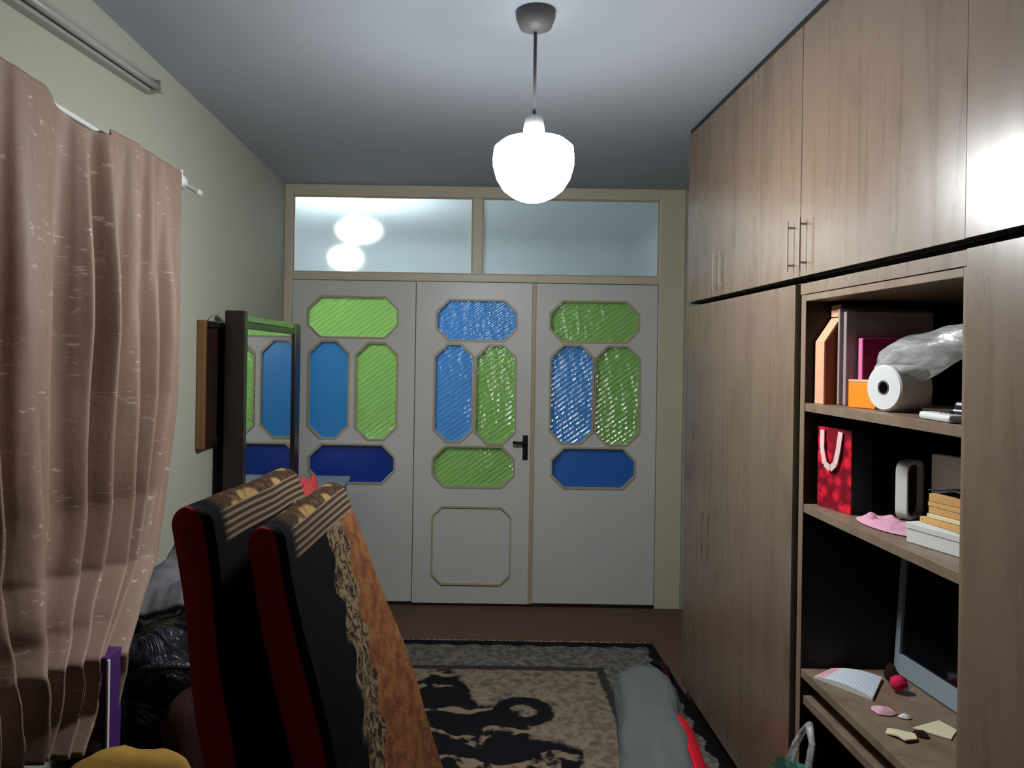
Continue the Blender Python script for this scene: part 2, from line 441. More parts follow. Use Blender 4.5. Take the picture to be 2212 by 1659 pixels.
# ------------------------------------------------------------------ mesh helpers
class MB:
    """collects shapes in one bmesh and links them as one mesh object"""
    def __init__(self):
        self.bm = bmesh.new()
        self.smooth = False
    def quad_box(self, corners):
        vs = [self.bm.verts.new(c) for c in corners]
        for f in ((0, 3, 2, 1), (4, 5, 6, 7), (0, 1, 5, 4), (1, 2, 6, 5), (2, 3, 7, 6), (3, 0, 4, 7)):
            self.bm.faces.new([vs[i] for i in f])
        return self
    def box(self, x0, x1, y0, y1, z0, z1, bev=0.0, seg=2):
        b2 = bmesh.new()
        vs = [b2.verts.new(c) for c in ((x0, y0, z0), (x1, y0, z0), (x1, y1, z0), (x0, y1, z0),
                                        (x0, y0, z1), (x1, y0, z1), (x1, y1, z1), (x0, y1, z1))]
        for f in ((0, 3, 2, 1), (4, 5, 6, 7), (0, 1, 5, 4), (1, 2, 6, 5), (2, 3, 7, 6), (3, 0, 4, 7)):
            b2.faces.new([vs[i] for i in f])
        if bev > 0:
            bmesh.ops.bevel(b2, geom=list(b2.edges), offset=bev, segments=seg, affect='EDGES', profile=0.5)
        self.merge(b2)
        return self
    def merge(self, b2, mat=None):
        if mat is not None: bmesh.ops.transform(b2, matrix=mat, verts=b2.verts)
        mp = {}
        for v in b2.verts: mp[v] = self.bm.verts.new(v.co)
        for f in b2.faces:
            try: self.bm.faces.new([mp[v] for v in f.verts])
            except ValueError: pass
        b2.free()
    def tube(self, pts, rad, seg=10, cap=True):
        rings = []
        n = len(pts)
        rads = rad if isinstance(rad, (list, tuple)) else [rad] * n
        pts = [Vector(p) for p in pts]
        for i, p in enumerate(pts):
            d = (pts[min(i + 1, n - 1)] - pts[max(i - 1, 0)]).normalized()
            up = Vector((0, 0, 1)) if abs(d.z) < 0.95 else Vector((1, 0, 0))
            a = d.cross(up).normalized(); b = a.cross(d).normalized()
            rings.append([self.bm.verts.new(p + (a * math.cos(2 * PI * k / seg) + b * math.sin(2 * PI * k / seg)) * rads[i]) for k in range(seg)])
        for i in range(n - 1):
            for k in range(seg):
                self.bm.faces.new((rings[i][k], rings[i][(k + 1) % seg], rings[i + 1][(k + 1) % seg], rings[i + 1][k]))
        if cap:
            self.bm.faces.new(rings[0][::-1]); self.bm.faces.new(rings[-1])
        return self
    def lathe(self, cx, cy, prof, seg=24, axis='Z'):
        rings = []
        for r, h in prof:
            ring = []
            for k in range(seg):
                a = 2 * PI * k / seg
                p = (cx + r * math.cos(a), cy + r * math.sin(a), h)
                ring.append(self.bm.verts.new(p))
            rings.append(ring)
        for i in range(len(rings) - 1):
            for k in range(seg):
                self.bm.faces.new((rings[i][k], rings[i][(k + 1) % seg], rings[i + 1][(k + 1) % seg], rings[i + 1][k]))
        self.bm.faces.new(rings[0][::-1]); self.bm.faces.new(rings[-1])
        return self
    def grid(self, nu, nv, fn, uvfn=None, closed=False):
        vs = [[self.bm.verts.new(fn(i / nu, j / nv)) for j in range(nv + 1)] for i in range(nu + 1)]
        lay = self.bm.loops.layers.uv.verify() if uvfn else None
        for i in range(nu):
            for j in range(nv):
                f = self.bm.faces.new((vs[i][j], vs[i + 1][j], vs[i + 1][j + 1], vs[i][j + 1]))
                if lay:
                    for lp, (a, b) in zip(f.loops, ((i, j), (i + 1, j), (i + 1, j + 1), (i, j + 1))):
                        lp[lay].uv = uvfn(a / nu, b / nv)
        return self
    def prism(self, poly, y0, y1, holes=()):
        """polygon in x,z (with holes) extruded along y"""
        b2 = bmesh.new()
        edges = []
        for loop in [poly] + list(holes):
            vs = [b2.verts.new((x, y0, z)) for x, z in loop]
            for i in range(len(vs)):
                edges.append(b2.edges.new((vs[i], vs[(i + 1) % len(vs)])))
        if holes:
            bmesh.ops.triangle_fill(b2, use_beauty=True, use_dissolve=False, edges=edges)
        else:
            b2.faces.new(list(b2.verts))
        r = bmesh.ops.extrude_face_region(b2, geom=list(b2.faces))
        bmesh.ops.translate(b2, vec=(0, y1 - y0, 0), verts=[g for g in r['geom'] if isinstance(g, bmesh.types.BMVert)])
        bmesh.ops.recalc_face_normals(b2, faces=b2.faces)
        self.merge(b2)
        return self
    def ball(self, c, rx, ry, rz, seg=24, rings=14, amp=0.0, fr=8.0, seed=0.0, flat=None, sq=1.0):
        b2 = bmesh.new()
        bmesh.ops.create_uvsphere(b2, u_segments=seg, v_segments=rings, radius=1.0)
        for v in b2.verts:
            d = v.co.copy()
            if sq != 1.0:
                d = Vector([math.copysign(abs(q) ** sq, q) for q in d])
            p = Vector((d.x * rx, d.y * ry, d.z * rz))
            if amp:
                q = p * fr + Vector((seed, seed * 1.7, seed * 0.3))
                p += v.co * amp * (noise.noise(q) + 0.5 * noise.noise(q * 2.3))
            p += Vector(c)
            if flat is not None and p.z < flat: p.z = flat
            v.co = p
        self.merge(b2)
        return self
    def xf(self, mat):
        bmesh.ops.transform(self.bm, matrix=mat, verts=self.bm.verts)
        return self
    def build(self, name, mat, parent=None, smooth=False, label=None, recalc=True):
        if recalc: bmesh.ops.recalc_face_normals(self.bm, faces=self.bm.faces)
        me = bpy.data.meshes.new(name)
        # origin at the base centre of the mesh
        self.bm.verts.ensure_lookup_table()
        xs = [v.co.x for v in self.bm.verts]; ys = [v.co.y for v in self.bm.verts]; zs = [v.co.z for v in self.bm.verts]
        o = Vector(((min(xs) + max(xs)) / 2, (min(ys) + max(ys)) / 2, min(zs)))
        bmesh.ops.translate(self.bm, vec=-o, verts=self.bm.verts)
        self.bm.to_mesh(me); self.bm.free()
        me.materials.append(M[mat] if isinstance(mat, str) else mat)
        if smooth:
            for p in me.polygons: p.use_smooth = True
        ob = bpy.data.objects.new(name, me)
        C.objects.link(ob)
        if parent is not None:
            ob.parent = parent
            par = Vector((0, 0, 0)); q = parent
            while q is not None:
                par += q.location; q = q.parent
            ob.location = o - par
        else:
            ob.location = o
        if label: ob['label'] = label
        return ob

def thing(name, label, cat, loc, group=None, kind=None):
    o = bpy.data.objects.new(name, None)
    o.empty_display_size = 0.1
    C.objects.link(o)
    o.location = loc
    if label: o['label'] = label
    if cat: o['category'] = cat
    if group: o['group'] = group
    if kind: o['kind'] = kind
    return o
def tag(o, label, cat, group=None):
    o['label'] = label; o['category'] = cat
    if group: o['group'] = group
    return o
def struct(o, label=None):
    o['kind'] = 'structure'
    if label: o['label'] = label
    return o
def octagon(x0, x1, z0, z1, c):
    return [(x0 + c, z0), (x1 - c, z0), (x1, z0 + c), (x1, z1 - c), (x1 - c, z1), (x0 + c, z1), (x0, z1 - c), (x0, z0 + c)]

# ------------------------------------------------------------------ the room shell
XL, XR, YB, YF, ZC = -1.175, 1.64, -2.6, 4.776, 2.70
struct(MB().box(XL - 0.1, XR + 0.1, YB - 0.1, YF + 0.06, -0.1, 0).build('floor', 'floor'), 'dull brown floor of the room')
struct(MB().box(XL - 0.1, XR + 0.1, YB - 0.1, YF + 0.06, ZC, ZC + 0.1).build('ceiling', 'ceiling'), 'grey white plaster ceiling of the room')
# left wall with the window opening behind the curtain
WY0, WY1, WZ0, WZ1 = 1.25, 2.50, 0.95, 2.20
w = MB()
w.box(XL - 0.1, XL, YB, WY0, 0, ZC); w.box(XL - 0.1, XL, WY1, YF + 0.06, 0, ZC)
w.box(XL - 0.1, XL, WY0, WY1, 0, WZ0); w.box(XL - 0.1, XL, WY0, WY1, WZ1, ZC)
struct(w.build('wall_left', 'wall'), 'cream plaster wall with the curtained window')
struct(MB().box(XR, XR + 0.1, YB, YF + 0.06, 0, ZC).build('wall_right', 'wall'), 'cream plaster wall behind the cabinets')
struct(MB().box(XL, XR, YB - 0.1, YB, 0, ZC).build('wall_near', 'walnut_shade'), 'unseen wall at the near end of the room, darkened to cut bounce light')  # out of view, dark colour chosen to keep bounce light low
struct(MB().box(1.405, XR, YF, YF + 0.06, 0, ZC).build('wall_back', 'wall'), 'narrow strip of wall right of the doors')
win = thing('window_1', 'dark window behind the hanging curtain', None, (XL - 0.05, (WY0 + WY1) / 2, WZ0), kind='structure')
fr = MB()
fr.box(XL - 0.08, XL - 0.02, WY0, WY1, WZ0, WZ0 + 0.05); fr.box(XL - 0.08, XL - 0.02, WY0, WY1, WZ1 - 0.05, WZ1)
for yy in (WY0, (WY0 + WY1) / 2 - 0.025, WY1 - 0.05): fr.box(XL - 0.08, XL - 0.02, yy, yy + 0.05, WZ0 + 0.05, WZ1 - 0.05)
fr.build('window_frame', 'frame', win)
for a, b in ((WY0 + 0.05, (WY0 + WY1) / 2 - 0.025), ((WY0 + WY1) / 2 + 0.025, WY1 - 0.05)):
    MB().box(XL - 0.055, XL - 0.049, a, b, WZ0 + 0.05, WZ1 - 0.05).build('pane', 'glass_night', win)

# hall beyond the doors
HX0, HX1, HY1, HZ = -1.9, 2.0, 8.8, 2.95
HY0 = YF + 0.06
struct(MB().box(HX0 - .1, HX1 + .1, HY0, HY1 + .1, -0.1, 0).build('floor_hall', 'floor'), 'floor of the hall beyond the doors')
struct(MB().box(HX0 - .1, HX1 + .1, HY0, HY1 + .1, HZ, HZ + 0.1).build('ceiling_hall', 'wall_hall'), 'ceiling of the hall beyond the doors')
struct(MB().box(HX0, HX1, HY1, HY1 + 0.1, 0, HZ).build('wall_hall_back', 'wall_hall'), 'pale blue wall at the end of the hall')
struct(MB().box(HX0 - 0.1, HX0, HY0, HY1, 0, HZ).build('wall_hall_left', 'wall_hall'), 'left wall of the hall')
struct(MB().box(HX1, HX1 + 0.1, HY0, HY1, 0, HZ).build('wall_hall_right', 'wall_hall'), 'right wall of the hall')
struct(MB().box(HX0, XL - 0.1, HY0, HY0 + .05, 0, HZ).box(XR + 0.1, HX1, HY0, HY0 + .05, 0, HZ)
       .box(XL - 0.1, XR + 0.1, HY0, HY0 + 0.05, ZC + 0.1, HZ).build('wall_hall_front', 'wall_hall'), 'hall side of the door wall')
hl = thing('hall_lamp', 'pair of lit globes in the hall seen through the frosted left transom', 'lamp', (-0.98, 6.3, 2.40))
MB().lathe(-0.98, 6.3, [(0.06, HZ - 0.03), (0.06, HZ - 0.001)], 20).tube([(-0.98, 6.3, 2.50), (-0.98, 6.3, HZ - 0.02)], 0.012, 8)\
    .tube([(-0.98, 6.3, 2.57), (-0.99, 6.3, 2.55), (-1.02, 6.3, 2.48)], 0.01, 8).build('stem', 'grey_metal', hl)
MB().ball((-0.92, 6.3, 2.66), 0.17, 0.10, 0.075, 14, 8).build('globe', 'hall_globe', hl, True)
MB().ball((-1.03, 6.3, 2.42), 0.12, 0.10, 0.075, 14, 8).build('globe', 'hall_globe', hl, True)

# ------------------------------------------------------------------ door frame, transom, three leaves
FY0, FY1 = YF - 0.012, YF + 0.06
jf = thing('trim_1', 'cream painted timber frame round the doors and transom', None, (0, YF, 0), kind='structure')
MB().box(-1.175, -1.122, FY0, FY1, 0, ZC, 0.004).build('jamb', 'frame', jf)
MB().box(1.240, 1.405, FY0, FY1, 0, ZC, 0.004).build('jamb', 'frame', jf)
MB().box(-1.122, 1.240, FY0, FY1, 2.628, ZC, 0.004).build('top_rail', 'frame', jf)
MB().box(-1.122, 1.240, FY0, FY1, 2.086, 2.134, 0.004).build('transom_rail', 'frame', jf)
MB().box(0.036, 0.100, FY0, FY1, 2.134, 2.628, 0.004).build('mullion', 'frame', jf)
struct(MB().box(-1.122, 1.240, YF - 0.005, FY1, 0, 0.016).build('trim_2', 'darkwood'), 'dark strip added under the three door leaves to block hall light')  # added dark strip, stops light leaking and darkens the gap
for i, (a, b) in enumerate(((-1.122, 0.036), (0.100, 1.240))):
    wn = thing('window_%d' % (i + 2), ('left', 'right')[i] + ' frosted transom light above the doors', None, ((a + b) / 2, YF + 0.02, 2.134), kind='structure')
    MB().box(a, b, YF + 0.018, YF + 0.024, 2.134, 2.628).build('pane', 'glass_frost', wn)
    bd = MB()
    for (p, q, r, s) in ((a, b, 2.134, 2.142), (a, b, 2.620, 2.628)): bd.box(p, q, YF + 0.004, YF + 0.018, r, s)
    bd.box(a, a + 0.008, YF + 0.004, YF + 0.018, 2.142, 2.620).box(b - 0.008, b, YF + 0.004, YF + 0.018, 2.142, 2.620)
    bd.build('glazing_bead', 'moulding', wn)

def ring_moulding(x0, x1, z0, z1, c, w_, y0, y1, parent, mat='moulding'):
    k = c * 0.0 + w_ * 0.41
    MB().prism(octagon(x0 - w_, x1 + w_, z0 - w_, z1 + w_, c + k), y0, y1, [octagon(x0, x1, z0, z1, c)]).build('moulding', mat, parent)

def leaf(i, x0, x1, z0, z1, panes, label, dy=0.0):
    d = thing('door_%d' % i, label, None, ((x0 + x1) / 2, YF + dy, z0), kind='structure')
    y0, y1 = YF + dy, YF + dy + 0.04
    holes = [octagon(a, b, c0, c1, 0.078) for (a, b, c0, c1, m) in panes]
    MB().prism([(x0, z0), (x1, z0), (x1, z1), (x0, z1)], y0, y1, holes).build('panel', 'door', d)
    for (a, b, c0, c1, m) in panes:
        MB().prism(octagon(a + .001, b - .001, c0 + .001, c1 - .001, 0.078), y0 + 0.012, y0 + 0.018).build('pane', m, d)
        ring_moulding(a, b, c0, c1, 0.078, 0.012, y0 - 0.007, y0, d)
    return d
d1 = leaf(1, -1.119, -0.325, 0.022, 2.082, [(-1.010, -0.445, 1.722, 1.973, 'glass_green'), (-1.002, -0.755, 1.069, 1.687, 'glass_bluesmooth'),
     (-0.698, -0.443, 1.065, 1.680, 'glass_green'), (-0.992, -0.452, 0.782, 1.021, 'glass_deep')], 'left white door leaf beside the mirror')
d2 = leaf(2, -0.319, 0.436, 0.018, 2.082, [(-0.182, 0.325, 1.711, 1.964, 'glass_blue'), (-0.190, 0.049, 1.058, 1.679, 'glass_blue'),
     (0.073, 0.323, 1.050, 1.674, 'glass_green'), (-0.195, 0.319, 0.770, 1.021, 'glass_green')], 'middle white door leaf with dark lever handle and square panel', -0.012)
leaf(3, 0.444, 1.236, 0.022, 2.082, [(0.549, 1.110, 1.714, 1.967, 'glass_green'), (0.556, 0.825, 1.058, 1.682, 'glass_blue'),
     (0.846, 1.123, 1.053, 1.680, 'glass_green'), (0.570, 1.101, 0.773, 1.021, 'glass_mid')], 'right white door leaf next to the cabinets')
MB().box(-0.345, -0.300, YF + 0.041, YF + 0.052, 0.022, 2.082).build('light_stop', 'moulding', d1)  # added strip hidden behind the leaf, blocks hall light at the seam
# square panel moulding and handle of the middle leaf
MB().prism(octagon(-0.199, 0.312, 0.137, 0.642, 0.062), YF - 0.024, YF - 0.012, [octagon(-0.189, 0.302, 0.147, 0.632, 0.058)]).build('panel_moulding', 'moulding', d2)
MB().box(0.425, 0.452, YF - 0.024, YF - 0.012, 0.022, 2.082, 0.004).build('cover_strip', 'moulding', d2)
hd = MB().box(0.378, 0.412, YF - 0.019, YF - 0.012, 0.945, 1.105, 0.003).build('handle_plate', 'blackmetal', d2, label='dark handle plate')
MB().tube([(0.395, YF - 0.012, 1.062), (0.395, YF - 0.06, 1.062), (0.38, YF - 0.068, 1.062), (0.345, YF - 0.07, 1.060), (0.312, YF - 0.066, 1.064)], 0.010, 10)\
    .build('lever', 'blackmetal', hd, True)

# ------------------------------------------------------------------ fitted cabinets on the right
CX, CB = 1.05, 1.60             # door face, back of the carcasses
DT = 0.018                      # door thickness
def bar_handle(x, y, z0, z1, parent, mat='steel'):
    h = MB()
    h.box(x - 0.024, x - 0.020, y - 0.003, y + 0.003, z0, z1, 0.001)
    for z in (z0 + 0.02, z1 - 0.02): h.box(x - 0.021, x, y - 0.003, y + 0.003, z - 0.003, z + 0.003)
    return h.build('handle', mat, parent, label='slim bar handle')

def cabinet(name, label, y0, y1, z0, z1, doors, plinth=0.0, top_strip=False, proud=0.0):
    """doors: (ya, yb, handle_y or None, hz0, hz1)"""
    t_ = thing(name, label, 'cabinet', (1.33, (y0 + y1) / 2, z0 if not plinth else 0))
    b = MB()
    fx = CX + DT + 0.002
    zb = z0 + plinth
    b.box(fx, CB, y0, y0 + 0.018, zb, z1).box(fx, CB, y1 - 0.018, y1, zb, z1)
    b.box(fx, CB, y0 + 0.018, y1 - 0.018, zb, zb + 0.018).box(fx, CB, y0 + 0.018, y1 - 0.018, z1 - 0.018, z1)
    b.box(CB - 0.006, CB, y0 + 0.018, y1 - 0.018, zb + 0.018, z1 - 0.018)
    b.build('body', 'walnut_shade', t_)
    for (ya, yb, hy, h0, h1) in doors:
        d = MB().box(CX - proud, CX + DT - proud, ya + 0.0008, yb - 0.0008, zb + 0.008 if plinth else z0 + 0.006, z1 - 0.004).build('door', 'walnut', t_)
        if hy is not None: bar_handle(CX - proud, hy, h0, h1, d)
    if plinth: MB().box(CX + 0.05, CX + 0.068, y0, y1, z0, zb).build('plinth', 'walnut_shade', t_)
    if top_strip: MB().box(CX + 0.006, CX + 0.024, y0, y1, z1, ZC - 0.001).build('top_strip', 'top_strip', t_)
    return t_
ZT, ZU = 1.862, 1.874
cabinet('tall_cabinet', 'tall walnut cabinet beside the white doors, left of the open shelves', 2.362, 3.52, 0, ZT,
        [(3.188, 3.52, 3.225, 0.79, 0.97), (2.362, 3.188, 3.150, 0.79, 0.97)], 0.07)
cabinet('tall_cabinet', 'tall walnut cabinet at the right edge, right of the open shelves', 0.74, 1.556, 0, ZT,
        [(1.15, 1.556, 1.19, 0.79, 0.97), (0.74, 1.15, 1.11, 0.79, 0.97)], 0.07)
cabinet('upper_cabinet', 'three-door walnut upper cabinet farthest back, above the tall cabinet', 2.334, 3.52, ZU, 2.676,
        [(3.053, 3.52, 3.09, 1.90, 2.06), (2.692, 3.053, 3.016, 1.90, 2.06), (2.334, 2.692, 2.376, 1.90, 2.06)], top_strip=True)
cabinet('upper_cabinet', 'wide single-door walnut upper cabinet above the open shelves', 1.562, 2.332, ZU, 2.676,
        [(1.562, 2.332, 2.292, 1.90, 2.06)], top_strip=True)
cabinet('upper_cabinet', 'nearest walnut upper cabinet with a bright lamp reflection, at the right edge', 0.74, 1.556, ZU, 2.676,
        [(1.14, 1.556, None, 0, 0), (0.74, 1.14, None, 0, 0)], top_strip=True, proud=0.004)

# open shelf unit
SY0, SY1 = 1.562, 2.344
SX = CX + 0.012
su = thing('open_shelf_unit', 'open walnut shelf unit crammed with boxes, bags and papers', 'shelf unit', (1.33, 1.95, 0))
for ya, yb in ((SY0, SY0 + 0.02), (SY1 - 0.03, SY1)):
    sp_ = MB().box(SX + 0.002, CB, ya, yb, 0, ZT - 0.004).build('side_panel', 'walnut_shade', su)  # inner faces coloured dark for the shade inside the unit
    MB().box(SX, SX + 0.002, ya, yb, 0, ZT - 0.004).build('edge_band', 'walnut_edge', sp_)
MB().box(CB - 0.008, CB, SY0 + 0.02, SY1 - 0.03, 0, ZT - 0.004).build('back_panel', 'walnut_shade', su)
MB().box(SX, CB - 0.008, SY0 + 0.02, SY1 - 0.03, 1.802, 1.822, 0.001, 1).build('top_panel', 'walnut_edge', su)
MB().box(SX - 0.004, SX + 0.014, SY0 + 0.002, SY1 - 0.002, 1.824, ZT - 0.004).build('front_panel', 'walnut', su)
for z in (1.484, 1.169, 0.655):
    MB().box(SX + 0.002, CB - 0.008, SY0 + 0.02, SY1 - 0.03, z - 0.026, z, 0.001, 1).build('shelf', 'walnut_edge', su)
MB().box(SX + 0.01, SX + 0.40, SY0 + 0.02, SY1 - 0.03, 0.545, 0.572, 0.001, 1).build('pull_out_tray', 'walnut_edge', su)
MB().box(SX, CB - 0.008, SY0 + 0.02, SY1 - 0.03, 0.05, 0.07).build('shelf', 'walnut_shade', su)

# ------------------------------------------------------------------ pendant lamp
lx, ly, lz = LAMP_POS
pl = thing('pendant_lamp', 'bright white teardrop pendant lamp on a thin rod from the ceiling', 'lamp', (lx, ly, lz - 0.1))
MB().lathe(lx, ly, [(0.012, 2.636), (0.05, 2.650), (0.062, 2.680), (0.062, 2.699)], 28).build('ceiling_rose', 'dim_metal', pl, True)
MB().tube([(lx, ly, 2.36), (lx, ly, 2.64)], 0.0055, 10).build('rod', 'dim_metal', pl, True)
MB().lathe(lx, ly, [(0.010, 2.375), (0.028, 2.365), (0.034, 2.33), (0.034, 2.296)], 24).build('socket', 'white_plastic', pl, True)
MB().lathe(lx, ly, [(0.034, 2.300), (0.100, 2.292), (0.124, 2.272), (0.128, 2.235)], 24).build('upper_glass', 'bulb_upper', pl, True, label='dimmer upper half of the globe')
MB().lathe(lx, ly, [(0.128, 2.235), (0.127, 2.215), (0.116, 2.175), (0.094, 2.14), (0.066, 2.118), (0.036, 2.105), (0.010, 2.10)], 24).build('lower_glass', 'bulb', pl, True, label='glowing lower half of the globe')  # bowl flattened to send more of the light downwards

# ------------------------------------------------------------------ curtain, rod, batten lamp, picture on the left wall
def interp(tab, x):
    for (a, va), (b, vb) in zip(tab, tab[1:]):
        if x <= b:
            k = (x - a) / (b - a); k = k * k * (3 - 2 * k) * 0.5 + k * 0.5
            return tuple(p + (q - p) * k for p, q in zip(va, vb))
    return tab[-1][1]
# far and near edges of the curtain: (y, z, x)
FAR = [(0, (2.665, 2.262, -1.03)), (0.22, (2.66, 1.86, -1.03)), (0.45, (2.625, 1.46, -1.03)), (0.62, (2.53, 1.15, -1.03)),
       (0.72, (2.42, 0.95, -1.02)), (0.80, (2.20, 0.85, -0.99)), (0.855, (2.015, 0.80, -0.95)), (0.90, (2.02, 0.745, -0.955)),
       (0.95, (2.00, 0.66, -0.965)), (1.0, (1.92, 0.575, -0.97))]
NEAR = [(0, (1.15, 2.262, -1.03)), (0.45, (1.18, 1.55, -1.03)), (0.7, (1.30, 1.15, -1.02)), (0.86, (1.42, 0.93, -0.985)), (1.0, (1.45, 0.78, -0.975))]
def curtain_pt(s, t_):
    f = interp(FAR, t_); n_ = interp(NEAR, t_)
    y = n_[0] + (f[0] - n_[0]) * s; z = n_[1] + (f[1] - n_[1]) * s; x = n_[2] + (f[2] - n_[2]) * s
    ph = s * 2 * PI * 8.5 + 1.6 * math.sin(s * 9.0) + 0.8 * math.sin(s * 23.0) + 0.5 * noise.noise(Vector((s * 6, t_ * 2.5, 3.1)))
    amp = (0.012 + 0.034 * min(1, t_ * 3.0) + 0.02 * max(0, t_ - 0.55)) * (0.65 + 0.7 * abs(noise.noise(Vector((s * 9.0, 0.4, t_ * 1.2)))) * 1.6)
    wv = math.sin(ph)
    wv = math.copysign(abs(wv) ** 0.8, wv)
    x += amp * wv
    y += 0.3 * amp * math.cos(ph) * (1 - t_ * 0.4)
    # hanging creases towards the gather
    x += 0.035 * noise.noise(Vector((s * 5.0, t_ * 4.0, 9.0))) * max(0, t_ - 0.3)
    x += 0.018 * noise.noise(Vector((s * 16.0, t_ * 14.0, 2.0))) * max(0, t_ - 0.65) * 2
    if t_ < 0.08:
        k = max(0.0, 1 - ((y - 1.97) / 0.19) ** 2)
        z -= 0.045 * k * (1 - t_ / 0.08)
        z -= 0.006 * (1 + math.sin(ph)) * (1 - t_ / 0.08)
    return (max(x, XL + 0.035), y, z)
cu = MB().grid(260, 150, curtain_pt, lambda s, t_: (s * 1.5, t_ * 1.7)).build('curtain', 'curtain', None, True, recalc=False)
tag(cu, 'dusty pink satin curtain gathered low, hanging over the left window', 'curtain')
so = cu.modifiers.new('thickness', 'SOLIDIFY'); so.thickness = 0.003

cr = thing('curtain_rod', 'pale curtain rod with end bracket above the pink curtain', 'curtain rod', (-1.05, 2.0, 2.27))
MB().tube([(-1.07, 1.0, 2.246), (-1.07, 2.92, 2.246)], 0.008, 12).build('rod', 'white_plastic', cr, True)
MB().box(XL, XL + 0.008, 2.72, 2.76, 2.21, 2.29, 0.002).tube([(XL, 2.74, 2.246), (-1.075, 2.74, 2.246)], 0.009, 8)\
    .tube([(-1.07, 2.715, 2.246), (-1.07, 2.765, 2.246)], 0.026, 14).tube([(-1.07, 2.74, 2.246), (-1.062, 2.74, 2.285)], 0.010, 8).build('bracket', 'white_plastic', cr, True)
MB().tube([(-1.07, 2.915, 2.246), (-1.07, 2.93, 2.246), (-1.07, 2.945, 2.246), (-1.07, 2.96, 2.246), (-1.07, 2.975, 2.246)], [0.007, 0.012, 0.014, 0.011, 0.003], 14).build('finial', 'white_plastic', cr, True)

bt = thing('batten_light', 'unlit fluorescent batten light high on the left wall', 'light fixture', (XL + 0.03, 2.2, 2.5))
T0 = Matrix.Translation((0, 2.80, 2.575)) @ Matrix.Rotation(math.radians(4.0), 4, 'X') @ Matrix.Translation((0, -2.80, -2.575))
MB().box(XL, XL + 0.035, 1.46, 2.690, 2.552, 2.612, 0.004).xf(T0).build('housing', 'grey_metal', bt)
MB().tube([(XL + 0.056, 1.50, 2.570), (XL + 0.056, 2.645, 2.570)], 0.013, 14).xf(T0).build('tube', 'grey_metal', bt, True)
for yy in (1.48, 2.645): MB().box(XL + 0.034, XL + 0.074, yy, yy + 0.03, 2.552, 2.594, 0.004).xf(T0).build('lamp_holder', 'grey_metal', bt)

pc = thing('framed_picture', 'dark framed picture hung on the left wall beside the mirror', 'picture', (XL, 3.45, 1.18))
PY0, PY1, PZ0, PZ1 = 3.235, 3.78, 1.185, 1.752
for (a, b, c_, d_) in ((PY0, PY0 + 0.03, PZ0, PZ1), (PY1 - 0.03, PY1, PZ0, PZ1)):
    MB().box(XL + 0.001, XL + 0.036, a, b, c_, d_, 0.004).build('frame_side', 'framewood', pc)
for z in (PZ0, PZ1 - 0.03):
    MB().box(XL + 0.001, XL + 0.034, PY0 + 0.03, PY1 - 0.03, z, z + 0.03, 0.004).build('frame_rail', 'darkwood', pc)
MB().box(XL + 0.004, XL + 0.022, PY0 + 0.03, PY1 - 0.03, PZ0 + 0.03, PZ1 - 0.03).build('picture', 'picture', pc)
MB().tube([(XL + 0.01, PY0 + 0.1, PZ1), (XL + 0.004, PY0 + 0.2, PZ1 + 0.03)], 0.0015, 6).build('cord', 'blackmetal', pc)

# ------------------------------------------------------------------ dressing table with mirror
dr = thing('dressing_table', 'dark dressing table with pale stepped top, half hidden by the standing rugs', 'dresser', (-0.93, 3.97, 0))
MB().box(-1.165, -0.72, 3.40, 4.58, 0.05, 0.832, 0.004).build('body', 'darkwood', dr)
MB().box(-1.165, -0.70, 3.38, 4.60, 0.832, 0.852, 0.003).build('top', 'toplam', dr, label='pale laminate top')
MB().box(-0.72, -0.635, 3.44, 4.48, 0.05, 0.588, 0.004).build('low_body', 'darkwood', dr)
MB().box(-0.72, -0.62, 3.42, 4.50, 0.588, 0.608, 0.003).build('step_top', 'toplam', dr, label='pale laminate step')
for z in (0.09, 0.34):
    q = MB().box(-0.635, -0.62, 3.50, 4.44, z, z + 0.22, 0.003).build('drawer', 'darkwood', dr)
    for yy in (3.75, 4.2): MB().ball((-0.610, yy, z + 0.11), 0.012, 0.014, 0.014, 14, 8).build('knob', 'steel', q, True)
for yy in (3.46, 4.40): MB().box(-1.13, -0.66, yy, yy + 0.05, 0, 0.05).build('foot', 'darkwood', dr)

mi = thing('dresser_mirror', 'tall dark-framed mirror on the dressing table, reflecting blue and green panes', 'mirror', (-1.1, 4.1, 0.852))
MX = -1.032
MB().box(-1.108, MX - 0.004, 3.44, 4.57, 0.853, 1.780, 0.003).build('back_box', 'darkwood', mi)
MB().box(-1.110, MX + 0.014, 3.41, 3.468, 0.853, 1.805, 0.006).build('frame_post', 'darkwood', mi)
MB().box(-1.110, MX + 0.014, 4.45, 4.58, 0.853, 1.788, 0.006).build('frame_post', 'darkwood', mi)
MB().box(MX - 0.004, MX + 0.008, 3.468, 4.45, 1.756, 1.788, 0.003).build('top_rail', 'lacquer', mi, label='glossy top rail')
MB().box(MX - 0.004, MX + 0.010, 3.468, 4.45, 1.722, 1.755, 0.003).build('inner_rail', 'darkwood', mi)
MB().box(MX - 0.004, MX, 3.468, 4.45, 0.86, 1.722).build('mirror_glass', 'mirror', mi)

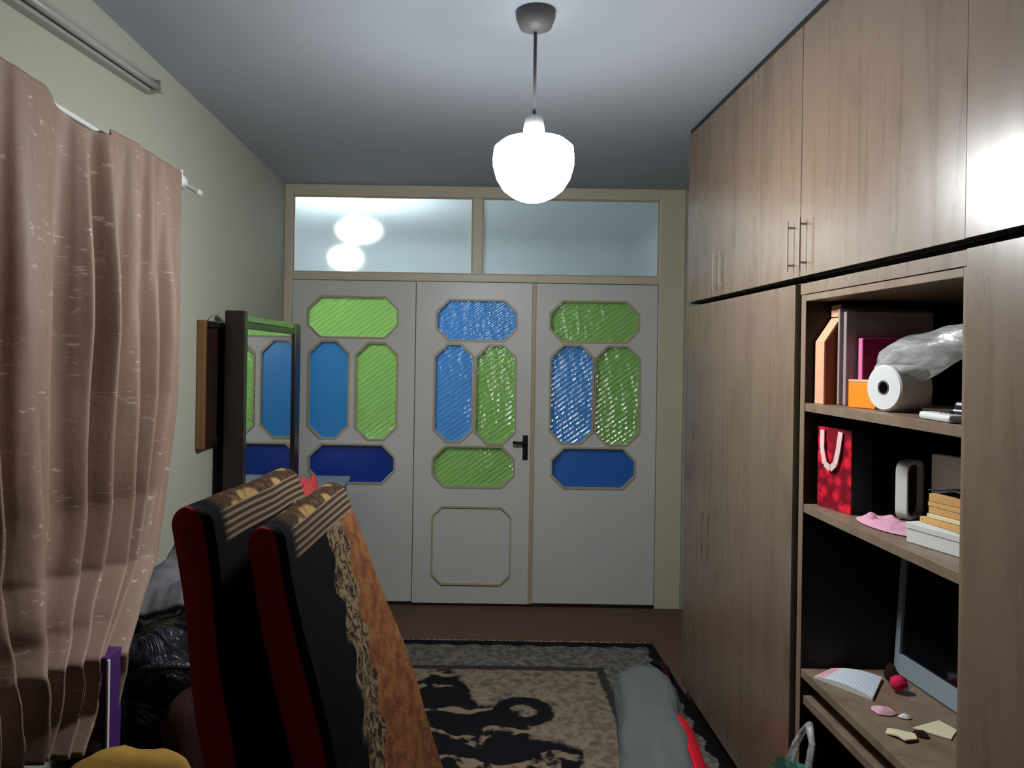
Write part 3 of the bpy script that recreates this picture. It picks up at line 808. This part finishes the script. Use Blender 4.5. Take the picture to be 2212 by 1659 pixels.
# things on the dressing table
def crumple(name, mat, cx, cy, z0, hx, hy, h, seed, label, cat, amp=0.35, n=30, rot=0.0, fr=24):
    """a crumpled heap of cloth or film: closed dome with a wavy outline"""
    def fn(u, w_):
        a = u * 2 * PI; r = w_
        wob = 1 + 0.22 * noise.noise(Vector((math.cos(a) * 1.4 + seed, math.sin(a) * 1.4, seed)))
        x = math.cos(a) * r * hx * wob; y = math.sin(a) * r * hy * wob
        pz = h * max(0.0, 1 - r ** 2.2)
        q = Vector((x * fr + seed, y * fr, seed * 2))
        pz *= 1 + amp * 2 * noise.noise(q)
        pz += h * amp * (1 - r) * abs(noise.noise(q * 1.9)) * 1.4
        c_, s_ = math.cos(rot), math.sin(rot)
        return (cx + x * c_ - y * s_, cy + x * s_ + y * c_, z0 + 0.002 + max(0, pz))
    m = MB().grid(n * 2, n, fn)
    bmesh.ops.remove_doubles(m.bm, verts=m.bm.verts, dist=0.0005)
    o = m.build(name, mat, None, True)
    return tag(o, label, cat)
crumple('coral_cloth', 'coral', -0.80, 3.80, 0.852, 0.075, 0.16, 0.10, 2.2, 'crumpled coral pink cloth on the dressing table behind the rugs', 'cloth')
wb = thing('white_jar', 'small white jar on the dressing table beside the coral cloth', 'jar', (-0.87, 3.60, 0.852))
MB().lathe(-0.87, 3.60, [(0.034, 0.853), (0.038, 0.86), (0.038, 0.90), (0.03, 0.908)], 20).build('body', 'white_plastic', wb, True)
MB().lathe(-0.87, 3.60, [(0.032, 0.908), (0.032, 0.925), (0.026, 0.93)], 20).build('lid', 'white_plastic', wb, True)

# ------------------------------------------------------------------ rug on the floor
RX0, RX1, RY0, RY1 = -1.02, 1.075, 1.05, 4.165
rc = ((RX0 + RX1) / 2, (RY0 + RY1) / 2)
rg = thing('floor_rug', 'navy and cream oriental rug lying on the floor before the doors', 'rug', (rc[0], rc[1], 0))
def rug_pt(u, w_):
    x = RX0 + (RX1 - RX0) * u; y = RY0 + (RY1 - RY0) * w_
    return (x, y, 0.011 + 0.0015 * noise.noise(Vector((x * 3, y * 3, 0))))
m = MB().grid(40, 60, rug_pt)
ed = [e for e in m.bm.edges if len(e.link_faces) == 1]
r_ = bmesh.ops.extrude_edge_only(m.bm, edges=ed)
for v_ in [g for g in r_['geom'] if isinstance(g, bmesh.types.BMVert)]: v_.co.z = 0.001
ro = m.build('rug', floor_rug_material((RX1 - RX0) / 2, (RY1 - RY0) / 2), rg, True)
random.seed(4)
fm = MB()
x = RX0 + 0.01
while x < RX1 - 0.01:
    L = random.uniform(0.012, 0.026); dx = random.uniform(-0.006, 0.006)
    fm.quad_box([(x, RY1, 0.001), (x + 0.008, RY1, 0.001), (x + 0.008 + dx, RY1 + L, 0.001), (x + dx, RY1 + L, 0.001),
                 (x, RY1, 0.009), (x + 0.008, RY1, 0.009), (x + 0.008 + dx, RY1 + L, 0.006), (x + dx, RY1 + L, 0.006)])
    x += random.uniform(0.009, 0.014)
fo = fm.build('fringe', 'fringe', rg); fo['kind'] = 'stuff'

# ------------------------------------------------------------------ two folded rugs stood on edge
def standing_rug(label, y0, y1, xt0, xt1, zt, xb0, xb1, th, mat, tilt_far=0.0):
    """ridge from (xt0,y0,zt) to (xt1,y1,zt); right face runs down to x = xb0..xb1 on the floor"""
    g = thing('folded_rug', label, 'rug', ((xb0 + xb1) / 2, (y0 + y1) / 2, 0), 'folded rugs standing on edge')
    rr = th / 2
    def frame(a):
        return xt0 + (xt1 - xt0) * a, xb0 + (xb1 - xb0) * a, y0 + (y1 - y0) * a
    def prof(a, v):
        """v in metres from the ridge, positive down the right face"""
        xt, xb, y = frame(a)
        d = Vector((xb - xt, -zt)).normalized()          # down the face (x, z)
        n_ = Vector((-d.y, d.x))                          # outwards, right and up
        cen = Vector((xt, zt - rr))
        arc = rr * PI / 2
        if v > arc: p = cen + n_ * rr + d * (v - arc)
        elif v < -arc: p = cen - n_ * rr + d * (-v - arc)
        else:
            t_ = v / rr
            p = cen + n_ * rr * math.sin(t_) - d * rr * math.cos(t_)
        bulge = 0.012 * noise.noise(Vector((a * 2.5, v * 4.0, xt * 9)))
        sag = 0.02 * noise.noise(Vector((v * 3.0, xt * 5, 4.0)))
        return (p.x + bulge, y + sag, max(p.y, 0.013))
    Lr = math.hypot(xb0 - xt0, zt) - rr
    vmax = Lr + rr * PI / 2
    vs = []
    k = -vmax
    NV = 150
    def vv(w_): return -vmax + 2 * vmax * w_
    def fn(u, w_):
        p = prof(u, vv(w_)); return p
    # finer sampling near the ridge
    def warp(w_):
        s = 2 * w_ - 1
        return (math.copysign(abs(s) ** 1.8, s) + 1) / 2
    MB().grid(36, NV, lambda u, w_: fn(u, warp(w_)), lambda u, w_: (u * (y1 - y0), vv(warp(w_)))).build('pile', mat, g, True)
    # red side edge, slightly rounded, at both ends
    for a, sgn in ((0.0, -1), (1.0, 1)):
        def cap(u, w_):
            v = warp(0.5 + 0.5 * w_) * 2 - 1
            v = v * vmax
            p, q = Vector(prof(a, -v)), Vector(prof(a, v))
            r = p.lerp(q, u)
            r.y += sgn * 0.02 * math.sin(u * PI)
            return r
        MB().grid(8, 90, lambda u, w_: cap(u * 0.8, w_)).build('side_edge', 'rug_red', g, True, label='dark red side edge')
        MB().grid(6, 90, lambda u, w_: cap(0.8 + u * 0.2, w_)).build('side_pile', 'rug_dark', g, True)
    return g
standing_rug('folded rug standing on edge nearer the curtain, red edge at its left', 1.44, 1.915, -0.528, -0.462, 1.318, -0.31, -0.05, 0.08,
             folded_rug_material('left_rug_pattern', 0.42, 0.05, 0.10, col(120, 72, 44), col(96, 48, 40)))
standing_rug('folded rug standing on edge nearest the doors, rust field facing right', 1.45, 1.94, -0.385, -0.340, 1.280, -0.085, 0.138, 0.08,
             folded_rug_material('right_rug_pattern', 0.30, 0.28, 0.12, col(146, 98, 58), col(112, 68, 48)))

# ------------------------------------------------------------------ pile under the window
bn = thing('low_bench', 'low dark bench under the window carrying bags and cushions', 'bench', (-0.9, 2.0, 0))
MB().box(-1.165, -0.70, 1.30, 2.75, 0.38, 0.42, 0.004).build('seat', 'darkwood', bn)
for xx in (-1.15, -0.76):
    for yy in (1.33, 2.68): MB().box(xx, xx + 0.04, yy, yy + 0.04, 0, 0.38).build('leg', 'darkwood', bn)
bg = thing('black_bag', 'wrinkled black leather bag heaped on the bench beside the curtain', 'bag', (-0.88, 2.35, 0.42))
MB().ball((-0.90, 2.36, 0.60), 0.19, 0.22, 0.185, 40, 26, 0.035, 9.0, 1.0, 0.421, 0.62).build('body', 'leather', bg, True)
MB().tube([(-0.98, 2.18, 0.66), (-0.90, 2.13, 0.70), (-0.82, 2.12, 0.715), (-0.74, 2.15, 0.70)], 0.012, 8).build('strap', 'leather', bg, True)
MB().tube([(-0.96, 2.15, 0.60), (-0.88, 2.118, 0.585), (-0.78, 2.12, 0.585), (-0.72, 2.16, 0.60)], 0.007, 8).build('zip', 'blackmetal', bg, True)
def sheet_pt(u, w_):
    x = -1.0 + 0.32 * u; y = 2.22 + 0.42 * w_
    z = 0.885 + 0.10 * w_ + 0.06 * (u - 0.4) + 0.03 * noise.noise(Vector((x * 9, y * 7, 1))) + 0.012 * noise.noise(Vector((x * 30, y * 22, 5)))
    z -= 0.05 * max(0, 0.18 - w_) / 0.18
    return (x, y, z)
sh = MB().grid(40, 40, sheet_pt).build('grey_sheet', 'darkgrey', None, True)
sh.modifiers.new('thickness', 'SOLIDIFY').thickness = 0.02
tag(sh, 'rumpled grey sheet thrown over the black bag', 'sheet')
pb = thing('purple_box', 'upright purple box with a white edge against the curtain', 'box', (-0.97, 2.03, 0.42))
MB().box(-0.965, -0.905, 1.90, 1.98, 0.421, 0.825, 0.002).build('body', 'purple', pb)
MB().box(-0.9048, -0.8995, 1.894, 1.904, 0.421, 0.822, 0.001).build('edge', 'paper', pb, label='white card edge')
MB_ = MB().ball((-0.785, 1.72, 0.535), 0.150, 0.135, 0.115, 36, 20, 0.02, 10, 3.0, 0.421, 0.6)
tag(MB_.build('mustard_cushion', 'mustard', None, True), 'mustard yellow cushion at the bottom left corner', 'cushion')
MB_ = MB().ball((-0.735, 2.00, 0.56), 0.045, 0.10, 0.14, 30, 18, 0.015, 10, 6.0, 0.421, 0.7)
tag(MB_.build('maroon_cushion', 'maroon', None, True), 'dark maroon cushion between the black bag and the standing rug', 'cushion')

# ------------------------------------------------------------------ grey mattress roll on the floor
mr = thing('mattress_roll', 'grey rolled mattress with a red strip lying against the cabinet', 'mattress', (0.72, 2.6, 0))
A, B = Vector((0.826, 3.38)), Vector((0.60, 1.75))
def roll_pt(u, w_):
    p = A.lerp(B, w_)
    d = (B - A).normalized(); n_ = Vector((-d.y, d.x))
    k = 1.0
    if w_ < 0.06: k = math.sqrt(max(0.0, 1 - ((0.06 - w_) / 0.06) ** 2)) * 0.97 + 0.0
    if w_ > 0.97: k = math.sqrt(max(0.0, 1 - ((w_ - 0.97) / 0.03) ** 2))
    a = u * 2 * PI
    ca, sa = math.cos(a), math.sin(a)
    rx = 0.134 + 0.02 * w_; rz = 0.115
    x = math.copysign(abs(ca) ** 0.85, ca) * rx * k; z = math.copysign(abs(sa) ** 0.85, sa) * rz * k
    wr = 0.016 * noise.noise(Vector((math.cos(a) * 1.6, math.sin(a) * 1.6, w_ * 5))) + 0.010 * noise.noise(Vector((math.cos(a) * 5, math.sin(a) * 5, w_ * 9))) - 0.012 * max(0, noise.noise(Vector((math.cos(a) * 3 + w_ * 9, math.sin(a) * 3, w_ * 3))))
    x += ca * wr; z += sa * wr
    q = p - n_ * x
    return (q.x, q.y, max(0.013, 0.013 + rz + z))
m = MB().grid(48, 90, roll_pt)
bmesh.ops.remove_doubles(m.bm, verts=m.bm.verts, dist=0.0005)
m.build('roll', 'greycloth', mr, True)
def red_pt(u, w_):
    y = 2.90 - 1.1 * w_
    t_ = (3.37 - y) / 1.62
    cx = A.x + (B.x - A.x) * t_
    wd = min(1.0, w_ / 0.12) ** 0.7
    a = math.radians(56) - math.radians(50) * u * wd - math.radians(8) * (1 - wd) * 0
    rx = 0.152 + 0.02 * t_; rz = 0.124
    return (cx + math.cos(a) * rx + 0.004, y, 0.125 + math.sin(a) * rz + 0.003)
rs = MB().grid(10, 50, red_pt).build('red_strip', 'redcloth', mr, True, label='bright red strip')
rs.modifiers.new('thickness', 'SOLIDIFY').thickness = 0.006
MB().tube([(0.985, 3.72, 0.03), (1.005, 3.66, 0.05), (1.0, 3.58, 0.06), (0.985, 3.50, 0.05), (0.99, 3.42, 0.03)], 0.018, 10)
st_ = MB().tube([(1.00, 3.88, 0.022), (1.03, 3.80, 0.045), (1.03, 3.70, 0.055), (1.0, 3.58, 0.045), (0.985, 3.47, 0.022)], [0.008, 0.018, 0.02, 0.018, 0.008], 10)\
    .build('maroon_strap', 'maroon', None, True)
tag(st_, 'dark maroon strap on the floor between rug and cabinet', 'strap')

# ------------------------------------------------------------------ top shelf contents (z = 1.484)
S1, S2, S3 = 1.485, 1.170, 0.656
def rotbox(w_, d_, h, mat_, loc, rz=0.0, ry=0.0, rx=0.0, bev=0.002):
    m = MB().box(-w_ / 2, w_ / 2, -d_ / 2, d_ / 2, 0, h, bev)
    return m.xf(Matrix.Translation(loc) @ Matrix.Rotation(rz, 4, 'Z') @ Matrix.Rotation(ry, 4, 'Y') @ Matrix.Rotation(rx, 4, 'X'))
# terracotta file box with the notched tan front
fb = thing('file_box', 'terracotta magazine file with notched tan front at the left of the top shelf', 'file box', (1.25, 2.26, S1))
b2 = MB()
pr = [(0.0, 0), (0.20, 0), (0.20, 0.30), (0.05, 0.30), (0.05, 0.265), (0.0, 0.19)]      # x (into shelf), z
b2.prism([(1.094 + px, S1 + pz) for px, pz in pr], 2.252, 2.304)
b2.build('body', 'terracotta', fb)
fp = MB()
fp.quad_box([(1.090, 2.250, S1), (1.0945, 2.250, S1), (1.0945, 2.306, S1), (1.090, 2.306, S1),
             (1.090, 2.250, S1 + 0.19), (1.0945, 2.250, S1 + 0.19), (1.0945, 2.306, S1 + 0.19), (1.090, 2.306, S1 + 0.19)])
fp.quad_box([(1.090, 2.250, S1 + 0.19), (1.0945, 2.250, S1 + 0.187), (1.0945, 2.306, S1 + 0.187), (1.090, 2.306, S1 + 0.19),
             (1.138, 2.250, S1 + 0.264), (1.143, 2.250, S1 + 0.262), (1.143, 2.306, S1 + 0.262), (1.138, 2.306, S1 + 0.264)])
fp.box(1.138, 1.143, 2.250, 2.306, S1 + 0.268, S1 + 0.303)
fp.build('front', 'tan', fb, label='tan notched front')
gb = thing('grey_binder', 'large dark grey folder standing on the top shelf', 'folder', (1.3, 2.2, S1))
rotbox(0.26, 0.012, 0.29, 0, (1.255, 2.226, S1), math.radians(-4)).build('cover', 'greycard', gb)
rotbox(0.25, 0.018, 0.28, 0, (1.26, 2.209, S1), math.radians(-4)).build('pages', 'greycard', gb)
rb = thing('pink_book', 'rose pink book with magenta cover leaning on the top shelf', 'book', (1.26, 2.1, S1))
rotbox(0.14, 0.022, 0.20, 0, (1.238, 2.172, S1), math.radians(-6)).build('cover', 'magenta', rb)
rotbox(0.006, 0.025, 0.20, 0, (1.165, 2.180, S1), math.radians(-6)).build('spine', 'rose', rb, label='rose pink spine')
ob_ = thing('orange_box', 'small orange box beside the paper roll on the top shelf', 'box', (1.21, 2.12, S1))
rotbox(0.06, 0.09, 0.072, 0, (1.150, 2.105, S1), math.radians(20)).build('body', 'orange', ob_)
rotbox(0.061, 0.091, 0.008, 0, (1.150, 2.105, S1 + 0.072), math.radians(20)).build('flap', 'tan', ob_)
# paper roll lying with its hollow end towards the room
pr_ = thing('paper_roll', 'white paper roll showing its hollow end on the top shelf', 'paper roll', (1.17, 1.98, S1))
def roll_mesh(r0, r1, L, seg=36):
    m = MB()
    prof = [(r0, 0), (r1 - 0.004, 0), (r1, 0.004), (r1, L - 0.004), (r1 - 0.004, L), (r0, L)]
    rings = [[m.bm.verts.new((r * math.cos(2 * PI * k / seg), r * math.sin(2 * PI * k / seg), h)) for k in range(seg)] for r, h in prof]
    for i in range(len(rings)):
        a, b = rings[i], rings[(i + 1) % len(rings)]
        for k in range(seg): m.bm.faces.new((a[k], a[(k + 1) % seg], b[(k + 1) % seg], b[k]))
    return m
TR = Matrix.Translation((1.112, 1.968, S1 + 0.063)) @ Vector((1.0, 0.22, 0)).to_track_quat('Z', 'Y').to_matrix().to_4x4()
roll_mesh(0.02, 0.061, 0.10).xf(TR).build('roll', 'paper', pr_)
roll_mesh(0.017, 0.0198, 0.10).xf(TR).build('core', 'greycard', pr_, True)
# clear plastic bag trailing to the right
def film_pt(u, w_):
    p = Vector((1.165, 2.07, S1 + 0.075)).lerp(Vector((1.21, 1.63, S1 + 0.225)), w_)
    p.z += 0.03 * math.sin(w_ * PI) - 0.02 * w_
    r = 0.062 * (1 - w_) ** 1.1 + 0.02
    if w_ < 0.12: r *= math.sqrt(max(0.02, w_ / 0.12))
    a = u * 2 * PI
    rr_ = r * (1 + 0.22 * noise.noise(Vector((math.cos(a) * 2.2, math.sin(a) * 2.2, w_ * 5))))
    z = p.z + math.sin(a) * rr_
    return (max(p.x + math.cos(a) * rr_ * 0.8, 1.075), p.y + 0.01 * math.cos(3 * a), max(z, S1 + 0.002))
fm_ = MB().grid(30, 40, film_pt)
bmesh.ops.remove_doubles(fm_.bm, verts=fm_.bm.verts, dist=0.0004)
tag(fm_.build('plastic_bag', 'film', None, True), 'clear plastic bag stretched across the top shelf over the paper roll', 'bag')
kb = thing('brown_carton', 'brown carton at the right of the top shelf under the plastic bag', 'box', (1.36, 1.73, S1))
MB().box(1.27, 1.54, 1.60, 1.86, S1, S1 + 0.125, 0.003).build('body', 'browncard', kb)
MB().box(1.268, 1.405, 1.598, 1.862, S1 + 0.125, S1 + 0.128).build('flap', 'browncard', kb)
nv = thing('navy_case', 'small navy case with white stripe at the right of the top shelf', 'case', (1.2, 1.64, S1))
rotbox(0.13, 0.09, 0.045, 0, (1.185, 1.655, S1), math.radians(10), bev=0.008).build('body', 'navyplastic', nv)
rotbox(0.131, 0.091, 0.005, 0, (1.185, 1.655, S1 + 0.022), math.radians(10)).build('stripe', 'white_plastic', nv)
rm = thing('white_remote', 'white rounded remote lying at the front edge of the top shelf', 'remote', (1.09, 1.69, S1))
rotbox(0.036, 0.135, 0.018, 0, (1.088, 1.69, S1), math.radians(-6), bev=0.007).build('body', 'white_plastic', rm)
for k in range(3): rotbox(0.009, 0.009, 0.003, 0, (1.086 + 0.002 * k, 1.655 + 0.02 * k, S1 + 0.0175), math.radians(-6), bev=0.001).build('button', 'grey_metal', rm)

# ------------------------------------------------------------------ middle shelf contents (z = 1.169)
gf = thing('gift_bag', 'red rose-print gift bag with pale ribbon handle on the middle shelf', 'gift bag', (1.15, 2.26, S2))
GT = Matrix.Translation((1.112, 2.224, S2)) @ Matrix.Rotation(math.radians(13), 4, 'Z')
MB().box(0, 0.004, -0.07, 0.07, 0.0, 0.245).xf(GT).build('front', 'rose_print', gf)
gsd = MB().box(0.004, 0.075, -0.07, -0.067, 0, 0.243).box(0.004, 0.075, 0.067, 0.07, 0, 0.243)
gsd.box(0.072, 0.075, -0.067, 0.067, 0, 0.243).box(0.004, 0.072, -0.067, 0.067, 0, 0.003).xf(GT).build('gusset', 'black', gf, label='dark side gusset')
hp = [(-0.006, 0.045, 0.236), (-0.009, 0.042, 0.18), (-0.010, 0.028, 0.135), (-0.010, 0.005, 0.122), (-0.010, -0.016, 0.14), (-0.009, -0.026, 0.18), (-0.006, -0.032, 0.236)]
hm = MB()
fine = []
for i in range(len(hp) - 1):
    for k in range(6): fine.append(Vector(hp[i]).lerp(Vector(hp[i + 1]), k / 6))
fine.append(Vector(hp[-1]))
for i in range(len(fine) - 1):
    a, b = fine[i], fine[i + 1]
    d = (b - a).normalized(); n_ = Vector((0, -d.z, d.y)) * 0.009
    cs = []
    for xo in (0.0, 0.003):
        o_ = Vector((xo, 0, 0)); cs += [a - n_ + o_, a + n_ + o_, b + n_ + o_, b - n_ + o_]
    hm.quad_box(cs)
hm.xf(GT).build('handle', 'ivory', gf, label='pale ribbon handle')
crumple('pink_cloth', 'pinkcloth', 1.148, 2.005, S2, 0.05, 0.11, 0.022, 5.1, 'crumpled pale pink cloth at the front of the middle shelf', 'cloth', 0.5, rot=0.1)
def rounded(x0, x1, z0, z1, r, n=5):
    pts = []
    for cx, cz, a0 in ((x1 - r, z0 + r, -PI / 2), (x1 - r, z1 - r, 0), (x0 + r, z1 - r, PI / 2), (x0 + r, z0 + r, PI)):
        for k in range(n + 1): pts.append((cx + r * math.cos(a0 + PI / 2 * k / n), cz + r * math.sin(a0 + PI / 2 * k / n)))
    return pts
tf = thing('white_tray', 'dark tray with white rounded rim standing on the middle shelf', 'tray', (1.35, 2.24, S2))
TT = Matrix.Translation((1.292, 2.115, S2)) @ Matrix.Rotation(math.radians(38), 4, 'Z')
MB().prism(rounded(-0.06, 0.06, 0, 0.165, 0.03), 0, 0.03, [rounded(-0.05, 0.05, 0.01, 0.155, 0.024)]).xf(TT).build('rim', 'white_plastic', tf)
MB().prism(rounded(-0.05, 0.05, 0.01, 0.155, 0.024), 0.016, 0.022).xf(TT).build('base', 'black', tf)
wb2 = thing('white_book', 'tall white book standing behind the paper stack on the middle shelf', 'book', (1.42, 2.1, S2))
BT = Matrix.Translation((1.345, 2.0, S2)) @ Matrix.Rotation(math.radians(-72), 4, 'Z')
MB().box(-0.08, 0.08, 0, 0.022, 0, 0.185, 0.001).xf(BT).build('pages', 'paper', wb2)
MB().box(-0.083, 0.083, -0.003, 0, 0, 0.19).box(-0.083, 0.083, 0.022, 0.025, 0, 0.19).box(-0.086, -0.083, -0.003, 0.025, 0, 0.19).xf(BT).build('cover', 'white_plastic', wb2)
cb = thing('cream_box', 'flat cream box under the brown papers on the middle shelf', 'box', (1.27, 1.73, S2))
CT = Matrix.Translation((1.262, 1.762, S2)) @ Matrix.Rotation(math.radians(14), 4, 'Z')
MB().box(-0.13, 0.13, -0.10, 0.12, 0, 0.046, 0.002).xf(CT).build('body', 'paper', cb)
MB().box(-0.132, 0.132, -0.102, 0.122, 0.034, 0.050, 0.002).xf(CT).build('lid', 'paper', cb)
random.seed(9)
zz = S2 + 0.051
for k in range(5):
    hh = (0.014, 0.011, 0.016, 0.012, 0.02)[k]
    e = rotbox(0.22 - 0.01 * k, 0.19, hh - 0.001, 0, (1.262 + random.uniform(-0.012, 0.012), 1.772 + random.uniform(-0.01, 0.006), zz), math.radians(random.uniform(4, 20)), bev=0.001)
    e = e.build('kraft_envelope', 'kraft' if k != 1 else 'cream_paper')
    tag(e, ['lowest kraft envelope, lying on the cream box', 'pale cream envelope, second from the bottom of the envelope stack', 'middle kraft envelope of the stack on the cream box',
            'second kraft envelope from the top, below the bulging one', 'bulging kraft envelope under the black folder'][k], 'envelope', 'envelopes stacked on the cream box')
    zz += hh
def fold_pt(u, w_):
    x = 1.17 + 0.2 * u; y = 1.665 + 0.20 * w_
    return (x, y, zz + 0.004 + 0.022 * math.sin(w_ * PI) * (0.6 + 0.4 * u) + 0.004 * noise.noise(Vector((x * 30, y * 30, 0))))
bf = MB().grid(16, 20, fold_pt).build('black_folder', 'black', None, True)
bf.modifiers.new('thickness', 'SOLIDIFY').thickness = 0.004
tag(bf, 'thin black plastic folder bent over the top of the kraft envelopes', 'folder')

# ------------------------------------------------------------------ desk-height shelf contents (z = 0.655)
mo = thing('monitor', 'dark screen with pale blue-grey frame leaning in the lower compartment', 'monitor', (1.34, 1.98, S3))
MT = Matrix.Translation((1.345, 2.300, S3 + 0.004)) @ Matrix.Rotation(math.radians(-87), 4, 'Z') @ Matrix.Rotation(math.radians(-3), 4, 'X')
MB().prism([(0, 0), (0.70, 0), (0.70, 0.44), (0, 0.44)], 0, 0.03, [[(0.022, 0.06), (0.678, 0.06), (0.678, 0.418), (0.022, 0.418)]]).xf(MT).build('bezel', 'bezel', mo)
MB().box(0.022, 0.678, 0.008, 0.014, 0.06, 0.418).xf(MT).build('screen', 'screen', mo)
MB().box(0.0, 0.70, 0.03, 0.045, 0.0, 0.44, 0.004).xf(MT).build('rear_shell', 'bezel', mo)
npd = thing('notepad', 'white ruled notepad with pink header on the lower shelf', 'notepad', (1.16, 2.23, S3))
NPc = [Vector((1.070, 2.243, 0)), Vector((1.155, 2.305, 0)), Vector((1.273, 2.235, 0)), Vector((1.169, 2.098, 0))]
def pad(u0, u1, mat_, nm, z0, z1, par, lab=None):
    def bl(u, w_): return (NPc[0].lerp(NPc[3], u)).lerp(NPc[1].lerp(NPc[2], u), w_)
    m = MB()
    N = 10
    for i in range(N):
        a, b = u0 + (u1 - u0) * i / N, u0 + (u1 - u0) * (i + 1) / N
        za, zb_ = 0.012 * math.sin(a * PI * 0.9), 0.012 * math.sin(b * PI * 0.9)
        c4 = [bl(a, 0), bl(b, 0), bl(b, 1), bl(a, 1)]
        zs = [za, zb_, zb_, za]
        m.quad_box([(c.x, c.y, S3 + z0 + (q if z0 > 0 else 0)) for c, q in zip(c4, zs)] + [(c.x, c.y, S3 + z1 + q) for c, q in zip(c4, zs)])
    return m.build(nm, mat_, par, label=lab)
pad(0.0, 1.0, 'paper', 'pages', 0.0, 0.004, npd)
pad(0.18, 1.0, 'ruled', 'ruled_sheet', 0.0042, 0.005, npd)
pad(0.0, 0.18, 'pink_paper', 'header', 0.0042, 0.005, npd, 'pink header strip')
ha = thing('red_hair_bobble', 'red pompom with maroon bow beside the monitor frame', 'hair bobble', (1.285, 2.19, S3))
MB().ball((1.275, 2.155, S3 + 0.027), 0.022, 0.022, 0.021, 18, 12, 0.004, 60, 1.0).build('pompom', 'crimson', ha, True)
MB().ball((1.285, 2.205, S3 + 0.03), 0.016, 0.026, 0.03, 18, 12, 0.008, 40, 4.0, S3 + 0.002).build('bow', 'maroon', ha, True)
crumple('pink_tissue', 'pink_paper', 1.165, 2.035, S3, 0.032, 0.028, 0.012, 7.7, 'small pink tissue scrap on the lower shelf', 'tissue', 0.4, 12)
crumple('white_tissue', 'paper', 1.205, 2.003, S3, 0.016, 0.012, 0.007, 8.7, 'tiny white scrap touching the pink tissue', 'scrap', 0.4, 10)
def card_piece(name, pts, z, th, mat_, label, cat, curl=0.0):
    b = MB()
    n = len(pts)
    lo = [b.bm.verts.new((x, y, z + curl * i)) for i, (x, y) in enumerate(pts)]
    hi = [b.bm.verts.new((x, y, z + th + curl * i)) for i, (x, y) in enumerate(pts)]
    b.bm.faces.new(lo[::-1]); b.bm.faces.new(hi)
    for i in range(n): b.bm.faces.new((lo[i], lo[(i + 1) % n], hi[(i + 1) % n], hi[i]))
    return tag(b.build(name, mat_), label, cat)
card_piece('cream_card', [(1.187, 1.943), (1.285, 1.985), (1.300, 1.935), (1.253, 1.887)], S3, 0.003, 'cream_paper', 'cream card lying flat by the tall right cabinet', 'card')
card_piece('torn_paper', [(1.100, 1.912), (1.118, 1.935), (1.138, 1.928), (1.172, 1.905), (1.160, 1.876), (1.125, 1.868), (1.117, 1.89)], S3, 0.004, 'cream_paper', 'torn cream paper scrap at the front of the lower shelf', 'scrap', 0.001)
crumple('maroon_petals', 'maroon', 1.192, 1.912, S3, 0.018, 0.020, 0.012, 3.3, 'little heap of dried maroon petals beside the cream card', 'petals', 0.6, 12)

# ------------------------------------------------------------------ mint bag on the floor before the shelves
mb = thing('mint_bag', 'mint green plastic bag standing below the lower shelf', 'bag', (0.99, 2.14, 0))
def bag_pt(u, w_):
    a = u * 2 * PI
    r = 0.085 * (1 - 0.25 * w_ ** 3)
    if w_ < 0.08: r *= 0.75 + 3.1 * w_
    k = 1 + 0.3 * noise.noise(Vector((math.cos(a) * 2, math.sin(a) * 2, w_ * 4 + 2)))
    z = 0.003 + 0.43 * w_ + 0.012 * noise.noise(Vector((math.cos(a) * 3, math.sin(a) * 3, 7))) * w_
    return (0.965 + math.cos(a) * r * k * 0.75, 2.15 + math.sin(a) * r * k, z)
m = MB().grid(36, 30, bag_pt)
m.build('body', 'mint', mb, True)
MB().tube([(0.98, 2.20, 0.43), (1.0, 2.20, 0.48), (1.01, 2.175, 0.53), (1.015, 2.15, 0.56), (1.01, 2.12, 0.52), (0.99, 2.10, 0.46), (0.97, 2.09, 0.42)], [0.012, 0.01, 0.009, 0.012, 0.009, 0.01, 0.012], 8).build('handle', 'film', mb, True)
